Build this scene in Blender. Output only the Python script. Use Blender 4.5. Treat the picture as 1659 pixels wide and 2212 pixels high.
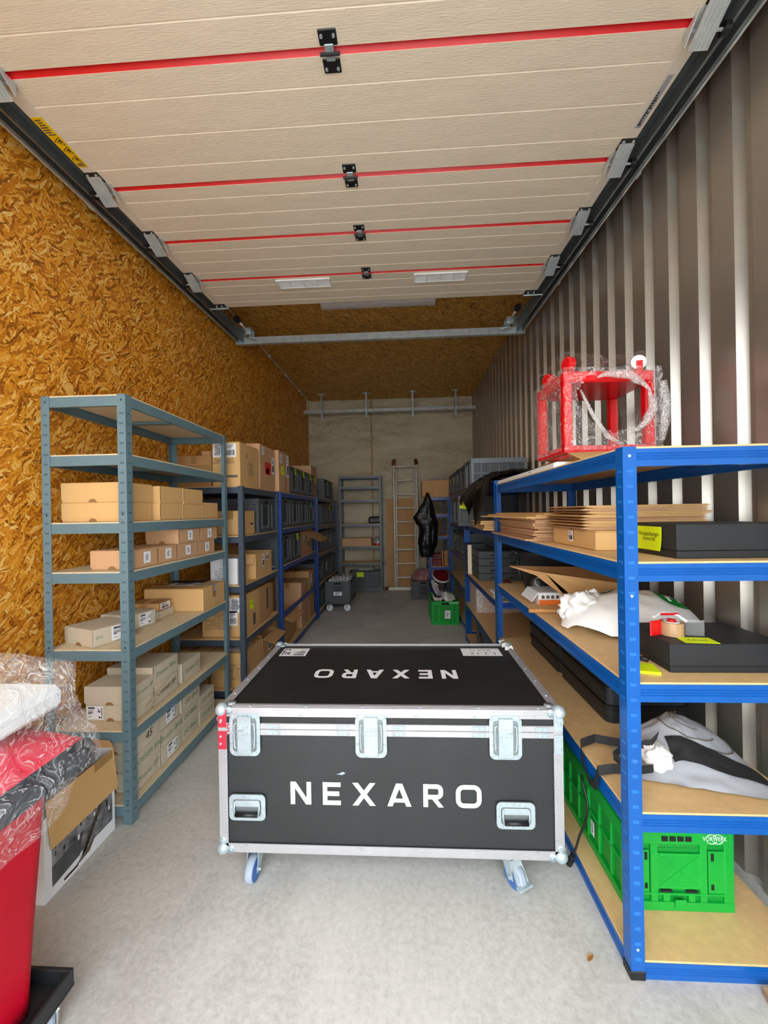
import bpy, math, random
from mathutils import Matrix, Vector
random.seed(7)
for o in list(bpy.data.objects): bpy.data.objects.remove(o, do_unlink=True)
scene = bpy.context.scene
col = scene.collection

# ------------------------------------------------------------------ camera
FPX, CX, CY, EYE = 831.0, 829.5, 1106.0, 1.55
YAW, ROLL = math.atan(41.5/831), 0.017
fw = Vector((-math.sin(YAW), math.cos(YAW), 0)); r0 = Vector((math.cos(YAW), math.sin(YAW), 0)); u0 = Vector((0, 0, 1))
rt = r0*math.cos(ROLL) - u0*math.sin(ROLL); up = u0*math.cos(ROLL) + r0*math.sin(ROLL)
cam_d = bpy.data.cameras.new('camera'); cam = bpy.data.objects.new('camera', cam_d); col.objects.link(cam)
cam_d.sensor_fit = 'HORIZONTAL'; cam_d.sensor_width = 36; cam_d.lens = 36*FPX/1659
cam_d.clip_start = 0.02; cam_d.clip_end = 200
cam.matrix_world = Matrix(((rt.x, up.x, -fw.x, 0), (rt.y, up.y, -fw.y, 0), (rt.z, up.z, -fw.z, EYE), (0, 0, 0, 1)))
scene.camera = cam

# ------------------------------------------------------------------ daylight and exposure
world = bpy.data.worlds.new('overcast_sky'); scene.world = world; world.use_nodes = True
bg = world.node_tree.nodes['Background']
bg.inputs['Color'].default_value = (0.93, 0.97, 1.0, 1); bg.inputs['Strength'].default_value = 6.6
scene.view_settings.view_transform = 'Standard'; scene.view_settings.look = 'None'
scene.view_settings.gamma = 1; scene.view_settings.use_curve_mapping = False
scene.view_settings.exposure = 0.0

def at(px, py, X=None, Y=None, Z=None):
    "point where the sight line of a photo pixel meets a wall, a front or a level of the room"
    d = fw + rt*((px-CX)/FPX) - up*((py-CY)/FPX)
    t = X/d.x if X is not None else Y/d.y if Y is not None else (Z-EYE)/d.z
    return Vector((0, 0, EYE)) + d*t

# ------------------------------------------------------------------ materials
def lin(c):
    if isinstance(c, str): c = [int(c[i:i+2], 16) for i in (0, 2, 4)]
    return tuple((v/255/12.92 if v/255 <= .04045 else ((v/255+.055)/1.055)**2.4) for v in c) + (1,)
def nodes_of(name):
    m = bpy.data.materials.new(name); m.use_nodes = True
    nt = m.node_tree; return m, nt, nt.nodes['Principled BSDF']
def N(nt, t, **k):
    n = nt.nodes.new(t)
    for a, v in k.items():
        if a in n.inputs: n.inputs[a].default_value = v
        else: setattr(n, a, v)
    return n
def ramp(nt, pts, fac, interp='LINEAR'):
    r = nt.nodes.new('ShaderNodeValToRGB'); r.color_ramp.interpolation = interp
    e = r.color_ramp.elements
    while len(e) < len(pts): e.new(.5)
    for q, (p, c) in zip(e, pts): q.position = p; q.color = c
    nt.links.new(fac, r.inputs[0]); return r.outputs[0]
def mat(name, c, rough=.5, metal=0, var=.06, scale=8, bump=0, bscale=60, stretch=(1, 1, 1), spec=.5, coat=0):
    m, nt, b = nodes_of(name); c = lin(c)
    tc = N(nt, 'ShaderNodeTexCoord'); mp = N(nt, 'ShaderNodeMapping'); mp.inputs['Scale'].default_value = stretch
    nt.links.new(tc.outputs['Object'], mp.inputs[0])
    n = N(nt, 'ShaderNodeTexNoise', Scale=scale, Detail=5.0, Roughness=.6); nt.links.new(mp.outputs[0], n.inputs['Vector'])
    lo = tuple(v*(1-var*1.6) for v in c[:3])+(1,); hi = tuple(min(1, v*(1+var*1.6)) for v in c[:3])+(1,)
    nt.links.new(ramp(nt, [(.3, lo), (.7, hi)], n.outputs[0]), b.inputs['Base Color'])
    b.inputs['Roughness'].default_value = rough; b.inputs['Metallic'].default_value = metal
    b.inputs['Specular IOR Level'].default_value = spec; b.inputs['Coat Weight'].default_value = coat
    if bump:
        n2 = N(nt, 'ShaderNodeTexNoise', Scale=bscale, Detail=3.0); nt.links.new(mp.outputs[0], n2.inputs['Vector'])
        bp = N(nt, 'ShaderNodeBump', Strength=bump, Distance=.01); nt.links.new(n2.outputs[0], bp.inputs['Height'])
        nt.links.new(bp.outputs[0], b.inputs['Normal'])
    return m
def osb(name, pal, axis, chip=(11, 80), rough=.55):
    m, nt, b = nodes_of(name); L = nt.links.new
    tc = N(nt, 'ShaderNodeTexCoord'); lay = []
    wob = N(nt, 'ShaderNodeTexNoise', Scale=6.0, Detail=2.0); L(tc.outputs['Object'], wob.inputs['Vector'])
    add = N(nt, 'ShaderNodeMixRGB', blend_type='ADD'); add.inputs[0].default_value = .09
    L(tc.outputs['Object'], add.inputs[1]); L(wob.outputs['Color'], add.inputs[2])
    for k, ang in enumerate((.25, -.75, 1.15, .7)):
        mp = N(nt, 'ShaderNodeMapping'); L(add.outputs[0], mp.inputs[0])
        e = [0, 0, 0]; e[axis] = ang; mp.inputs['Rotation'].default_value = e
        s = [1/chip[1]]*3; s[(axis+1) % 3] = 1/chip[0]; mp.inputs['Scale'].default_value = s
        mp.vector_type = 'TEXTURE'
        mp.inputs['Location'].default_value = (k*3.1, k*1.7, k*2.3)
        v = N(nt, 'ShaderNodeTexVoronoi', Scale=1.0); L(mp.outputs[0], v.inputs['Vector'])
        sep = N(nt, 'ShaderNodeSeparateColor'); L(v.outputs['Color'], sep.inputs[0])
        lay.append((sep.outputs[0], sep.outputs[1], v.outputs['Distance']))
    cur, dist = lay[0][0], lay[0][2]
    for k, thr in ((1, .5), (2, .6), (3, .68)):
        gt = N(nt, 'ShaderNodeMath', operation='GREATER_THAN'); gt.inputs[1].default_value = thr; L(lay[k][1], gt.inputs[0])
        mx = N(nt, 'ShaderNodeMixRGB'); L(gt.outputs[0], mx.inputs[0]); L(cur, mx.inputs[1]); L(lay[k][0], mx.inputs[2]); cur = mx.outputs[0]
        md = N(nt, 'ShaderNodeMixRGB'); L(gt.outputs[0], md.inputs[0]); L(dist, md.inputs[1]); L(lay[k][2], md.inputs[2]); dist = md.outputs[0]
    fine = N(nt, 'ShaderNodeTexNoise', Scale=90.0, Detail=3.0); L(tc.outputs['Object'], fine.inputs['Vector'])
    mf = N(nt, 'ShaderNodeMixRGB'); mf.inputs[0].default_value = .42; L(cur, mf.inputs[1]); L(fine.outputs[0], mf.inputs[2])
    colr = ramp(nt, [(p, lin(c)) for p, c in pal], mf.outputs[0]); L(colr, b.inputs['Base Color'])
    b.inputs['Roughness'].default_value = rough
    bp = N(nt, 'ShaderNodeBump', Strength=.35, Distance=.004); L(mf.outputs[0], bp.inputs['Height']); L(bp.outputs[0], b.inputs['Normal'])
    return m
def concrete(name, c0, c1, c2, big=.8, stretch=(1, 1, 1), bump=.15, rough=.7):
    m, nt, b = nodes_of(name); L = nt.links.new
    tc = N(nt, 'ShaderNodeTexCoord'); mp = N(nt, 'ShaderNodeMapping'); mp.inputs['Scale'].default_value = stretch; L(tc.outputs['Object'], mp.inputs[0])
    a = N(nt, 'ShaderNodeTexNoise', Scale=big, Detail=8.0, Roughness=.65, Distortion=.6); L(mp.outputs[0], a.inputs['Vector'])
    f = N(nt, 'ShaderNodeTexNoise', Scale=45.0, Detail=6.0, Roughness=.7); L(mp.outputs[0], f.inputs['Vector'])
    mx = N(nt, 'ShaderNodeMixRGB'); mx.inputs[0].default_value = .45; L(a.outputs[0], mx.inputs[1]); L(f.outputs[0], mx.inputs[2])
    L(ramp(nt, [(.32, lin(c0)), (.5, lin(c1)), (.68, lin(c2))], mx.outputs[0]), b.inputs['Base Color'])
    b.inputs['Roughness'].default_value = rough
    bp = N(nt, 'ShaderNodeBump', Strength=bump, Distance=.004); L(mx.outputs[0], bp.inputs['Height']); L(bp.outputs[0], b.inputs['Normal'])
    return m
def film(name, alpha=.2, tint=(1, 1, 1, 1), nscale=25, bump=1.0, dark=False, rough=.08):
    "thin plastic film: partly see-through, glossy, creased"
    m, nt, b = nodes_of(name); L = nt.links.new
    out = nt.nodes['Material Output']; tr = N(nt, 'ShaderNodeBsdfTransparent')
    tc = N(nt, 'ShaderNodeTexCoord')
    n = N(nt, 'ShaderNodeTexNoise', Scale=nscale, Detail=4.0, Distortion=1.5); L(tc.outputs['Object'], n.inputs['Vector'])
    bp = N(nt, 'ShaderNodeBump', Strength=bump, Distance=.03); L(n.outputs[0], bp.inputs['Height']); L(bp.outputs[0], b.inputs['Normal'])
    b.inputs['Base Color'].default_value = tint; b.inputs['Roughness'].default_value = rough
    b.inputs['Specular IOR Level'].default_value = 1.0
    g = lambda v: (min(1, v),)*3+(1,)
    rp = ramp(nt, [(.0, g(alpha*.6)), (.40, g(alpha*.6)), (.425, g(alpha*2.4)), (.45, g(alpha*.5)), (.53, g(alpha*.7)), (.555, g(alpha*3.8)), (.58, g(alpha*.6)), (.66, g(alpha)), (.70, g(alpha*2.6)), (.75, g(alpha))], n.outputs[0])
    mx = N(nt, 'ShaderNodeMixShader'); L(rp, mx.inputs[0]); L(tr.outputs[0], mx.inputs[1]); L(b.outputs[0], mx.inputs[2]); L(mx.outputs[0], out.inputs[0])
    return m

MT = dict(
    osb_wall=osb('osb_board', [(.14, '5e2f06'), (.30, 'b0660c'), (.5, 'd88a1a'), (.68, 'eaa738'), (.86, 'f8d588')], 0),
    osb_ceiling=osb('osb_ceiling_board', [(.16, '46300f'), (.28, 'a5742c'), (.5, 'c9923f'), (.7, 'dca650'), (.86, 'f0c67c')], 2),
    floor=concrete('screed_floor', 'a6a59f', 'c9c8c2', 'dedcd8', 1.3, bump=.14),
    paving=concrete('yard_paving', 'b8b8b4', 'c8c8c4', 'd4d4d0', .5),
    concrete=concrete('cast_concrete', '7d725d', 'bcb096', 'cfc4aa', 1.6, (.6, 1, 2.2), .3, .85),
    steel_sheet=mat('grey_brown_sheet', 'a8a298', .3, .72, .03, 3, spec=.8),
    lintel=mat('front_wall_sheet', 'b9b6b0', .5),
    door=mat('beige_woodgrain_foil', 'e9ddc8', .5, 0, .03, 3, .2, 22, (1.2, 9, 9)),
    door_edge=mat('beige_steel_edge', 'e2dacb', .42, 0, .03, 2),
    red_joint=mat('red_joint_paint', 'd4060f', .38, 0, .04, 6),
    galv=mat('galvanised_steel', 'c6cdce', .32, .45, .1, 14),
    galv_dark=mat('shaded_galvanised_steel', '8a9395', .4, .8, .1, 14),  # darkened galvanised steel: shade of track channels and recesses put into the colour
    bright_steel=mat('bright_zinc', 'b6c6cc', .3, .45, .08, 20),
    alu=mat('aluminium_profile', 'bdbdc0', .36, .5, .04, 10),
    black_metal=mat('black_enamel', '16181a', .4),
    black_plastic=mat('black_plastic', '131415', .45, 0, .1, 10),
    white_plastic=mat('white_plastic', 'eceef0', .4, 0, .02),
    grille_back=mat('grille_shade_grey', '9a97a0', .6),  # greyed plastic: shade behind the grille slats painted in
    lamp_cover=mat('lamp_cover', 'c9c6c4', .35, 0, .02),
    yellow=mat('yellow_sticker', 'f2c500', .5, 0, .03),
    grey_sticker=mat('grey_sticker', '9fa0a6', .5, 0, .05),
    ink=mat('black_ink', '1b1a19', .6),
    ink_soft=mat('faded_ink', '5d5448', .7),
    ink_green=mat('green_ink', '4b7a52', .7),
    white_paper=mat('white_paper', 'edeef2', .6, 0, .02),
    note=mat('neon_note_paper', 'd9f000', .6, 0, .03),
    blue_note=mat('blue_note_paper', '6fc6d6', .6, 0, .03),
    teal=mat('teal_grey_paint', '627c85', .38, 0, .04, 12),
    slate=mat('slate_paint', '3f4a58', .4, 0, .05, 12),
    blue=mat('blue_paint', '0755a4', .3, 0, .05, 10),
    navy=mat('dark_blue_paint', '0d3a86', .34, 0, .06, 10),
    greysteel=mat('grey_shelf_paint', '566167', .42, 0, .05, 12),
    mdf=mat('mdf_board', 'dfb983', .6, 0, .05, 30, .05, 200),
    chip=mat('pale_chipboard', 'd8c6a4', .65, 0, .08, 60, .05, 200),
    chip_edge=mat('pale_board_edge', 'f0e2c4', .7, 0, .04),
    kraft=mat('kraft_card', 'd2a86e', .75, 0, .04, 5, .06, 150, (1, 1, .3)),
    kraft2=mat('brown_card', 'b98d5c', .78, 0, .05, 5, .06, 150, (1, 1, .3)),
    kraft3=mat('pale_brown_card', 'c79c74', .75, 0, .04, 5, .06, 150),
    kraft_in=mat('card_inside', '8f6a40', .85, 0, .06, 5),
    greycard=mat('grey_beige_card', 'c9bda6', .75, 0, .04, 6, .06, 120),
    tape=mat('brown_parcel_tape', 'a9824f', .2, 0, .06, 12, .08, 60),
    case=mat('black_phenolic_ply', '1e2021', .5, 0, .18, 7, .08, 300),
    case_front=mat('black_phenolic_front', '26292a', .45, 0, .12, 3, .1, 400),
    rubber_blue=mat('blue_rubber', '3f6bb0', .55),
    rubber_grey=mat('grey_rubber_tread', '9aa6b4', .6),
    crate_grey=mat('grey_crate_plastic', '4b4f52', .5, 0, .06, 8),
    crate_dark=mat('dark_grey_crate_plastic', '303438', .5, 0, .08, 8),
    crate_hole=mat('handle_hole_black', '0c0d0e', .8),
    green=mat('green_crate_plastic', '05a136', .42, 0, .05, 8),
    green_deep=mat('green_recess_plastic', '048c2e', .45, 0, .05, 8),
    red_paint=mat('red_lacquer', 'd8101c', .22, 0, .04, 6, coat=.4),
    red_cloth=mat('red_fabric', 'e0123f', .8, 0, .06, 10, .2, 60),
    red_body=mat('red_panel_paint', 'c00024', .55, 0, .06, 3, spec=.25),
    foam=mat('white_foam', 'e9eef0', .8, 0, .03, 20, .15, 60),
    navyrim=mat('dark_navy_rim', '202833', .35, 0, .1, 10),
    film=film('clear_wrap_film', .13, nscale=15),
    film_dense=film('bunched_clear_film', .42, nscale=30),
    film_black=mat('black_bin_bag', '0c0c0e', .36, 0, .2, 8, .8, 24, spec=.4),
    white_bag=mat('white_nonwoven', 'f0f0ee', .75, 0, .02, 20, .25, 18),
    grey_bag=mat('light_grey_nonwoven', 'a6a9b0', .8, 0, .02, 20, .12, 25),
    bag_black=mat('black_nonwoven', '1b1c1e', .75, 0, .1, 20, .15, 40),
    black_board=mat('black_leatherette_card', '212326', .55, 0, .06, 10, .06, 300),
    bucket=mat('black_mortar_tub', '24272b', .42, 0, .1, 8),
    orange=mat('orange_print', 'e8772e', .5),
    print_grey=mat('photo_print_grey', '77777a', .5, 0, .75, 16),
    print_dark=mat('photo_print_dark', '47484b', .5, 0, .6, 6),
    dark_red=mat('dark_red_fabric', '7d0f1b', .55, 0, .1, 8),
    rust=mat('rusty_red_paint', '6e2a1c', .8, 0, .3, 20),
    ladder=mat('worn_white_paint', 'e0dccf', .6, 0, .16, 30),
    wood=mat('pine_wood', 'b98247', .6, 0, .12, 6, stretch=(8, 1, 8)),
    wood_dark=mat('weathered_plank', '9c8266', .7, 0, .3, 8, stretch=(10, 1, 10)),
    brass_tape=mat('packing_tape_roll', 'b08d66', .25, 0, .05, 8),
    clear=film('clear_acrylic', .14, nscale=3, bump=.05),
    purple=mat('pink_reflective_tape', 'b4283c', .4),
    slot_blue=mat('slot_edge_blue', '1f68b6', .3),
    slot_teal=mat('slot_edge_teal', '4b636d', .4),
    light_crate=mat('light_grey_crate_plastic', '767d84', .5, 0, .05, 8),
    stain=mat('joint_stain', '9d8964', .85, 0, .2, 6),
    teal_tub=mat('dark_teal_tub', '0f3f4c', .5),
)

# ------------------------------------------------------------------ mesh helpers
class MB:
    def __init__(s, M=None): s.v = []; s.f = []; s.m = []; s.M = M or Matrix()
    def add(s, vs, fs, m=0, M=None):
        T = s.M @ M if M is not None else s.M
        k = len(s.v); s.v += [tuple(T @ Vector(p)) for p in vs]
        s.f += [tuple(k+i for i in f) for f in fs]; s.m += [m]*len(fs); return s
    def box(s, x0, x1, y0, y1, z0, z1, m=0, M=None):
        vs = [(x, y, z) for z in (z0, z1) for y in (y0, y1) for x in (x0, x1)]
        return s.add(vs, [(0, 2, 3, 1), (4, 5, 7, 6), (0, 1, 5, 4), (2, 6, 7, 3), (0, 4, 6, 2), (1, 3, 7, 5)], m, M)
    def cbox(s, x0, x1, y0, y1, z0, z1, c=.004, m=0, M=None):
        "box with chamfered edges"
        vs = []; idx = {}
        for i, x in enumerate((x0, x1)):
            for j, y in enumerate((y0, y1)):
                for k, z in enumerate((z0, z1)):
                    sx, sy, sz = (c if i == 0 else -c), (c if j == 0 else -c), (c if k == 0 else -c)
                    for a, p in enumerate(((x, y+sy, z+sz), (x+sx, y, z+sz), (x+sx, y+sy, z))):
                        idx[i, j, k, a] = len(vs); vs.append(p)
        g = lambda i, j, k, a: idx[i, j, k, a]; fs = []
        for i in (0, 1):
            q = [g(i, 0, 0, 0), g(i, 0, 1, 0), g(i, 1, 1, 0), g(i, 1, 0, 0)]; fs.append(q if i == 0 else q[::-1])
            q = [g(0, i, 0, 1), g(1, i, 0, 1), g(1, i, 1, 1), g(0, i, 1, 1)]; fs.append(q if i == 0 else q[::-1])
            q = [g(0, 0, i, 2), g(0, 1, i, 2), g(1, 1, i, 2), g(1, 0, i, 2)]; fs.append(q if i == 0 else q[::-1])
        for a in (0, 1):
            for b in (0, 1):
                fs.append([g(a, b, 0, 0), g(a, b, 1, 0), g(a, b, 1, 1), g(a, b, 0, 1)])
                fs.append([g(a, 0, b, 0), g(a, 1, b, 0), g(a, 1, b, 2), g(a, 0, b, 2)])
                fs.append([g(0, a, b, 1), g(1, a, b, 1), g(1, a, b, 2), g(0, a, b, 2)])
                for d in (0, 1): fs.append([g(a, b, d, 0), g(a, b, d, 1), g(a, b, d, 2)])
        cx, cy, cz = (x0+x1)/2, (y0+y1)/2, (z0+z1)/2; out = []
        for f in fs:
            a, b, d = (Vector(vs[f[0]]), Vector(vs[f[1]]), Vector(vs[f[2]]))
            n = (b-a).cross(d-a); mid = sum((Vector(vs[i]) for i in f), Vector())/len(f) - Vector((cx, cy, cz))
            out.append(tuple(f) if n.dot(mid) > 0 else tuple(f[::-1]))
        return s.add(vs, out, m, M)
    def prism(s, poly, a, b, axis=1, m=0, M=None):
        "poly of 2D points swept along an axis; the points fill the two other axes in order"
        def p3(p, t): q = [p[0], p[1]]; q.insert(axis, t); return tuple(q)
        n = len(poly); vs = [p3(p, a) for p in poly]+[p3(p, b) for p in poly]
        fs = [tuple(range(n))[::-1], tuple(range(n, 2*n))]+[(i, (i+1) % n, n+(i+1) % n, n+i) for i in range(n)]
        ar = sum(poly[i][0]*poly[(i+1) % n][1]-poly[(i+1) % n][0]*poly[i][1] for i in range(n))
        if (ar < 0) != (axis == 1): fs = [f[::-1] for f in fs]
        return s.add(vs, fs, m, M)
    def cyl(s, p0, p1, r, n=12, r2=None, m=0, M=None, caps=True):
        p0, p1 = Vector(p0), Vector(p1); d = (p1-p0).normalized()
        a = d.orthogonal().normalized(); b = d.cross(a); r2 = r if r2 is None else r2
        cs = [(math.cos(2*math.pi*i/n), math.sin(2*math.pi*i/n)) for i in range(n)]
        vs = [p0+(a*c+b*q)*r for c, q in cs]+[p1+(a*c+b*q)*r2 for c, q in cs]
        fs = [(i, (i+1) % n, n+(i+1) % n, n+i) for i in range(n)]
        if caps: fs += [tuple(range(n))[::-1], tuple(range(n, 2*n))]
        return s.add(vs, fs, m, M)
    def tube(s, pts, r, n=8, m=0, M=None, closed=False):
        pts = [Vector(p) for p in pts]; k = len(pts); vs = []; a = None
        for i, p in enumerate(pts):
            t = (pts[(i+1) % k]-pts[i-1]) if closed else (pts[min(i+1, k-1)]-pts[max(i-1, 0)])
            t.normalize()
            a = t.orthogonal().normalized() if a is None else (a-t*a.dot(t)).normalized()
            b = t.cross(a); rr = r[i] if isinstance(r, (list, tuple)) else r
            vs += [p+(a*math.cos(2*math.pi*j/n)+b*math.sin(2*math.pi*j/n))*rr for j in range(n)]
        fs = []
        for i in range(k if closed else k-1):
            o, q = i*n, ((i+1) % k)*n
            fs += [(o+j, o+(j+1) % n, q+(j+1) % n, q+j) for j in range(n)]
        if not closed: fs += [tuple(range(n))[::-1], tuple(range((k-1)*n, k*n))]
        return s.add(vs, fs, m, M)
    def lathe(s, prof, n=20, m=0, M=None, caps=True):
        "profile of (radius, z) turned about z"
        k = len(prof); vs = [(r*math.cos(2*math.pi*j/n), r*math.sin(2*math.pi*j/n), z) for r, z in prof for j in range(n)]
        fs = [(i*n+j, i*n+(j+1) % n, (i+1)*n+(j+1) % n, (i+1)*n+j) for i in range(k-1) for j in range(n)]
        if caps: fs += [tuple(range(n))[::-1], tuple(range((k-1)*n, k*n))]
        return s.add(vs, fs, m, M)
    def sph(s, c, r, sc=(1, 1, 1), n=12, k=8, m=0, M=None):
        vs = [(c[0]+r*sc[0]*math.sin(math.pi*i/k)*math.cos(2*math.pi*j/n), c[1]+r*sc[1]*math.sin(math.pi*i/k)*math.sin(2*math.pi*j/n), c[2]-r*sc[2]*math.cos(math.pi*i/k)) for i in range(k+1) for j in range(n)]
        return s.add(vs, [(i*n+j, i*n+(j+1) % n, (i+1)*n+(j+1) % n, (i+1)*n+j) for i in range(k) for j in range(n)], m, M)
    def grid(s, fn, nu, nv, m=0, M=None, wrap=False):
        vs = [fn(i/nu, j/nv) for i in range(nu+1) for j in range(nv+1)]; w = nv+1
        return s.add(vs, [(i*w+j, (i+1)*w+j, (i+1)*w+j+1, i*w+j+1) for i in range(nu) for j in range(nv)], m, M)
    def build(s, name, mats, parent=None, smooth=False, thick=0, sub=0):
        me = bpy.data.meshes.new(name); me.from_pydata(s.v, [], s.f)
        if not isinstance(mats, (list, tuple)): mats = [mats]
        for q in mats: me.materials.append(MT[q] if isinstance(q, str) else q)
        me.polygons.foreach_set('material_index', s.m)
        if smooth: me.polygons.foreach_set('use_smooth', [True]*len(s.f))
        me.update(); o = bpy.data.objects.new(name, me); col.objects.link(o); o.parent = parent
        if thick: t = o.modifiers.new('thickness', 'SOLIDIFY'); t.thickness = thick; t.offset = 0
        if sub: t = o.modifiers.new('smoothing', 'SUBSURF'); t.levels = sub; t.render_levels = sub
        return o
def tag(o, label, cat, group=None):
    o['label'] = label; o['category'] = cat
    if group: o['group'] = group
    return o
def thing(name, label, cat, loc=(0, 0, 0), rz=0, group=None, rot=None):
    o = bpy.data.objects.new(name, None); col.objects.link(o); o.empty_display_size = .05
    o.location = loc; o.rotation_euler = rot or (0, 0, rz)
    return tag(o, label, cat, group)
def struct(o): o['kind'] = 'structure'; return o
def stuff(o): o['kind'] = 'stuff'; return o
def dup(root, loc, rz=0, label=None, group=None):
    def cp(o, par):
        c = o.copy(); col.objects.link(c); c.parent = par
        for ch in [q for q in bpy.data.objects if q.parent == o]: cp(ch, c)
        return c
    r = cp(root, None); r.location = loc; r.rotation_euler = (0, 0, rz)
    if label: r['label'] = label
    if group: r['group'] = group
    return r
def FR(o, r, u):
    "frame with x along r, y along u, z out of the surface"
    r = Vector(r).normalized(); u = Vector(u).normalized(); n = r.cross(u); o = Vector(o)
    return Matrix(((r.x, u.x, n.x, o.x), (r.y, u.y, n.y, o.y), (r.z, u.z, n.z, o.z), (0, 0, 0, 1)))
FRONT = lambda x, y, z: FR((x, y, z), (1, 0, 0), (0, 0, 1))      # looks towards -y
EAST = lambda x, y, z: FR((x, y, z), (0, 1, 0), (0, 0, 1))       # looks towards +x
WEST = lambda x, y, z: FR((x, y, z), (0, -1, 0), (0, 0, 1))      # looks towards -x
TOP = lambda x, y, z: FR((x, y, z), (1, 0, 0), (0, 1, 0))
def T(x, y, z): return Matrix.Translation((x, y, z))
def RZ(a): return Matrix.Rotation(a, 4, 'Z')
def RX(a): return Matrix.Rotation(a, 4, 'X')
def RY(a): return Matrix.Rotation(a, 4, 'Y')
def text(txt, size, mt, parent, M, name='lettering', space=1.0, shear=0, width=None, align='CENTER'):
    cu = bpy.data.curves.new('t', 'FONT'); cu.body = txt; cu.size = size; cu.align_x = align; cu.align_y = 'CENTER'
    cu.space_character = space; cu.shear = shear; cu.resolution_u = 2; cu.space_line = .8
    ob = bpy.data.objects.new('t', cu); col.objects.link(ob)
    me = bpy.data.meshes.new_from_object(ob.evaluated_get(bpy.context.evaluated_depsgraph_get()))
    bpy.data.objects.remove(ob); bpy.data.curves.remove(cu)
    sx = 1
    if width and len(me.vertices):
        xs = [v.co.x for v in me.vertices]; sx = width/max(1e-6, max(xs)-min(xs))
    me.transform(M @ Matrix.Diagonal((sx, 1, 1, 1)))
    me.materials.clear(); me.materials.append(MT[mt]); me.name = name
    o = bpy.data.objects.new(name, me); col.objects.link(o); o.parent = parent; return o
def note(parent, M, w=.075, h=.075, txt=None, mt='note', curl=.006):
    b = MB(M)
    b.grid(lambda a, c: ((a-.5)*w, (c-.5)*h, .0015+curl*(1-c)**3), 2, 4)
    o = b.build('sticky_note', mt, parent, thick=.0006)
    if txt: text(txt, h*.26, 'ink', o, M @ T(0, h*.08, .0035), 'handwriting', shear=.15)
    return o
def sticker(parent, M, w, h, kind='lines', seed=0, mt='white_paper', name='label_sticker'):
    rd = random.Random(seed)
    b = MB(M); b.box(-w/2, w/2, -h/2, h/2, 0, .0008); o = b.build(name, mt, parent)
    p = MB(M); z0, z1 = .0008, .0012
    def bar(x, y, bw, bh): p.box(x*w-w/2, (x+bw)*w-w/2, y*h-h/2, (y+bh)*h-h/2, z0, z1)
    if kind == 'lines':
        y = .86
        while y > .12: bar(.12+rd.random()*.1, y, .35+rd.random()*.4, .05); y -= .1
    elif kind == 'ship':
        bar(.08, .8, .4, .08)
        for k in range(9): bar(.08+k*.045, .86, .02+rd.random()*.018, .08)
        for y in (.66, .56, .5): bar(.08, y, .25+rd.random()*.2, .035)
        bar(.08, .42, .2, .06); bar(.08, .2, .22, .03)
        for k in range(7):
            for j in range(6):
                if rd.random() > .45: bar(.64+k*.028, .52+j*.05, .026, .045)
        for k in range(12): bar(.88, .3+k*.05, .07, .02+rd.random()*.02)
        bar(.72, .1, .1, .14); bar(.86, .1, .08, .12)
    elif kind == 'star':
        for k in range(6): bar(.2+rd.random()*.15, .25+k*.09, .3+rd.random()*.2, .04)
    elif kind == 'barcode':
        for k in range(14): bar(.12+k*.055, .12, .02+rd.random()*.025, .42)
        for y in (.85, .74, .64): bar(.12, y, .3+rd.random()*.4, .05)
    p.build('print', 'ink', o); return o
# ================================================================== the hall
XL, XR, YB, HC, YF = -1.92, 1.42, 7.85, 3.86, -0.3
WX = XR+.08
o = struct(MB().box(XL-.1, WX, YF-.1, YB+.2, -.12, 0).build('floor', 'floor'))
o = struct(MB().box(-14, 14, -16, YF-.1, -.14, -.006).build('yard_pavement', 'paving'))
wl = bpy.data.objects.new('wall_left', None); col.objects.link(wl); struct(wl)
seams = [YF-.1, .81, 2.06, 3.31, 4.56, 5.81, 7.06, YB]
for a, b in zip(seams, seams[1:]):
    MB().cbox(XL-.018, XL, a+.0012, b-.0012, 0, 2.5-.001, .0015).build('osb_panel', 'osb_wall', wl)
    MB().cbox(XL-.018, XL, a+.0012, b-.0012, 2.5+.001, HC, .0015).build('osb_panel', 'osb_wall', wl)
MB().box(XL-.1, XL-.018, YF-.1, YB, 0, HC).build('backing', 'kraft_in', wl)
ce = bpy.data.objects.new('ceiling', None); col.objects.link(ce); struct(ce)
ys = [YF-.1, 1.5, 2.75, 4.0, 5.25, 6.5, YB+.05]
for k, (a, b) in enumerate(zip(ys, ys[1:])):
    for (c, d) in ((XL, .08-.6*(k % 2)), (.08-.6*(k % 2), WX)):
        MB().cbox(c+.001, d-.001, a+.001, b-.001, HC, HC+.018, .0012).build('osb_panel', 'osb_ceiling', ce)
MB().box(XL-.1, WX, YF-.1, YB+.05, HC+.018, HC+.1).build('backing', 'kraft_in', ce)
# trapezoidal sheet wall: crowns towards the room
wr = bpy.data.objects.new('wall_right', None); col.objects.link(wr); struct(wr)
D, Y0 = .036, 1.703-11*.2
nrib = 42
for p in range(0, nrib+1, 5):
    m = MB(); pts = []
    for k in range(p, min(p+5, nrib+1)):
        y = Y0+k*.2
        pts += [(XR, y), (XR, y+.112), (XR+D, y+.134), (XR+D, y+.178)]
    y = Y0+min(p+5, nrib+1)*.2; pts.append((XR, y))
    poly = pts+[(a+.0012, b) for a, b in reversed(pts)]
    n = len(pts); vs = []
    for (a, b) in pts: vs += [(a, b, 0), (a, b, HC)]
    for i in range(n-1): m.add([vs[2*i], vs[2*i+1], vs[2*i+3], vs[2*i+2]], [(0, 2, 3, 1) if False else (0, 1, 2, 3)])
    m.build('sheet_panel', 'steel_sheet', wr, thick=.0015)
MB().box(XR+.06, WX+.02, YF-.1, YB, 0, HC).build('backing', 'lintel', wr)
wb = bpy.data.objects.new('wall_back', None); col.objects.link(wb); struct(wb)
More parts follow.
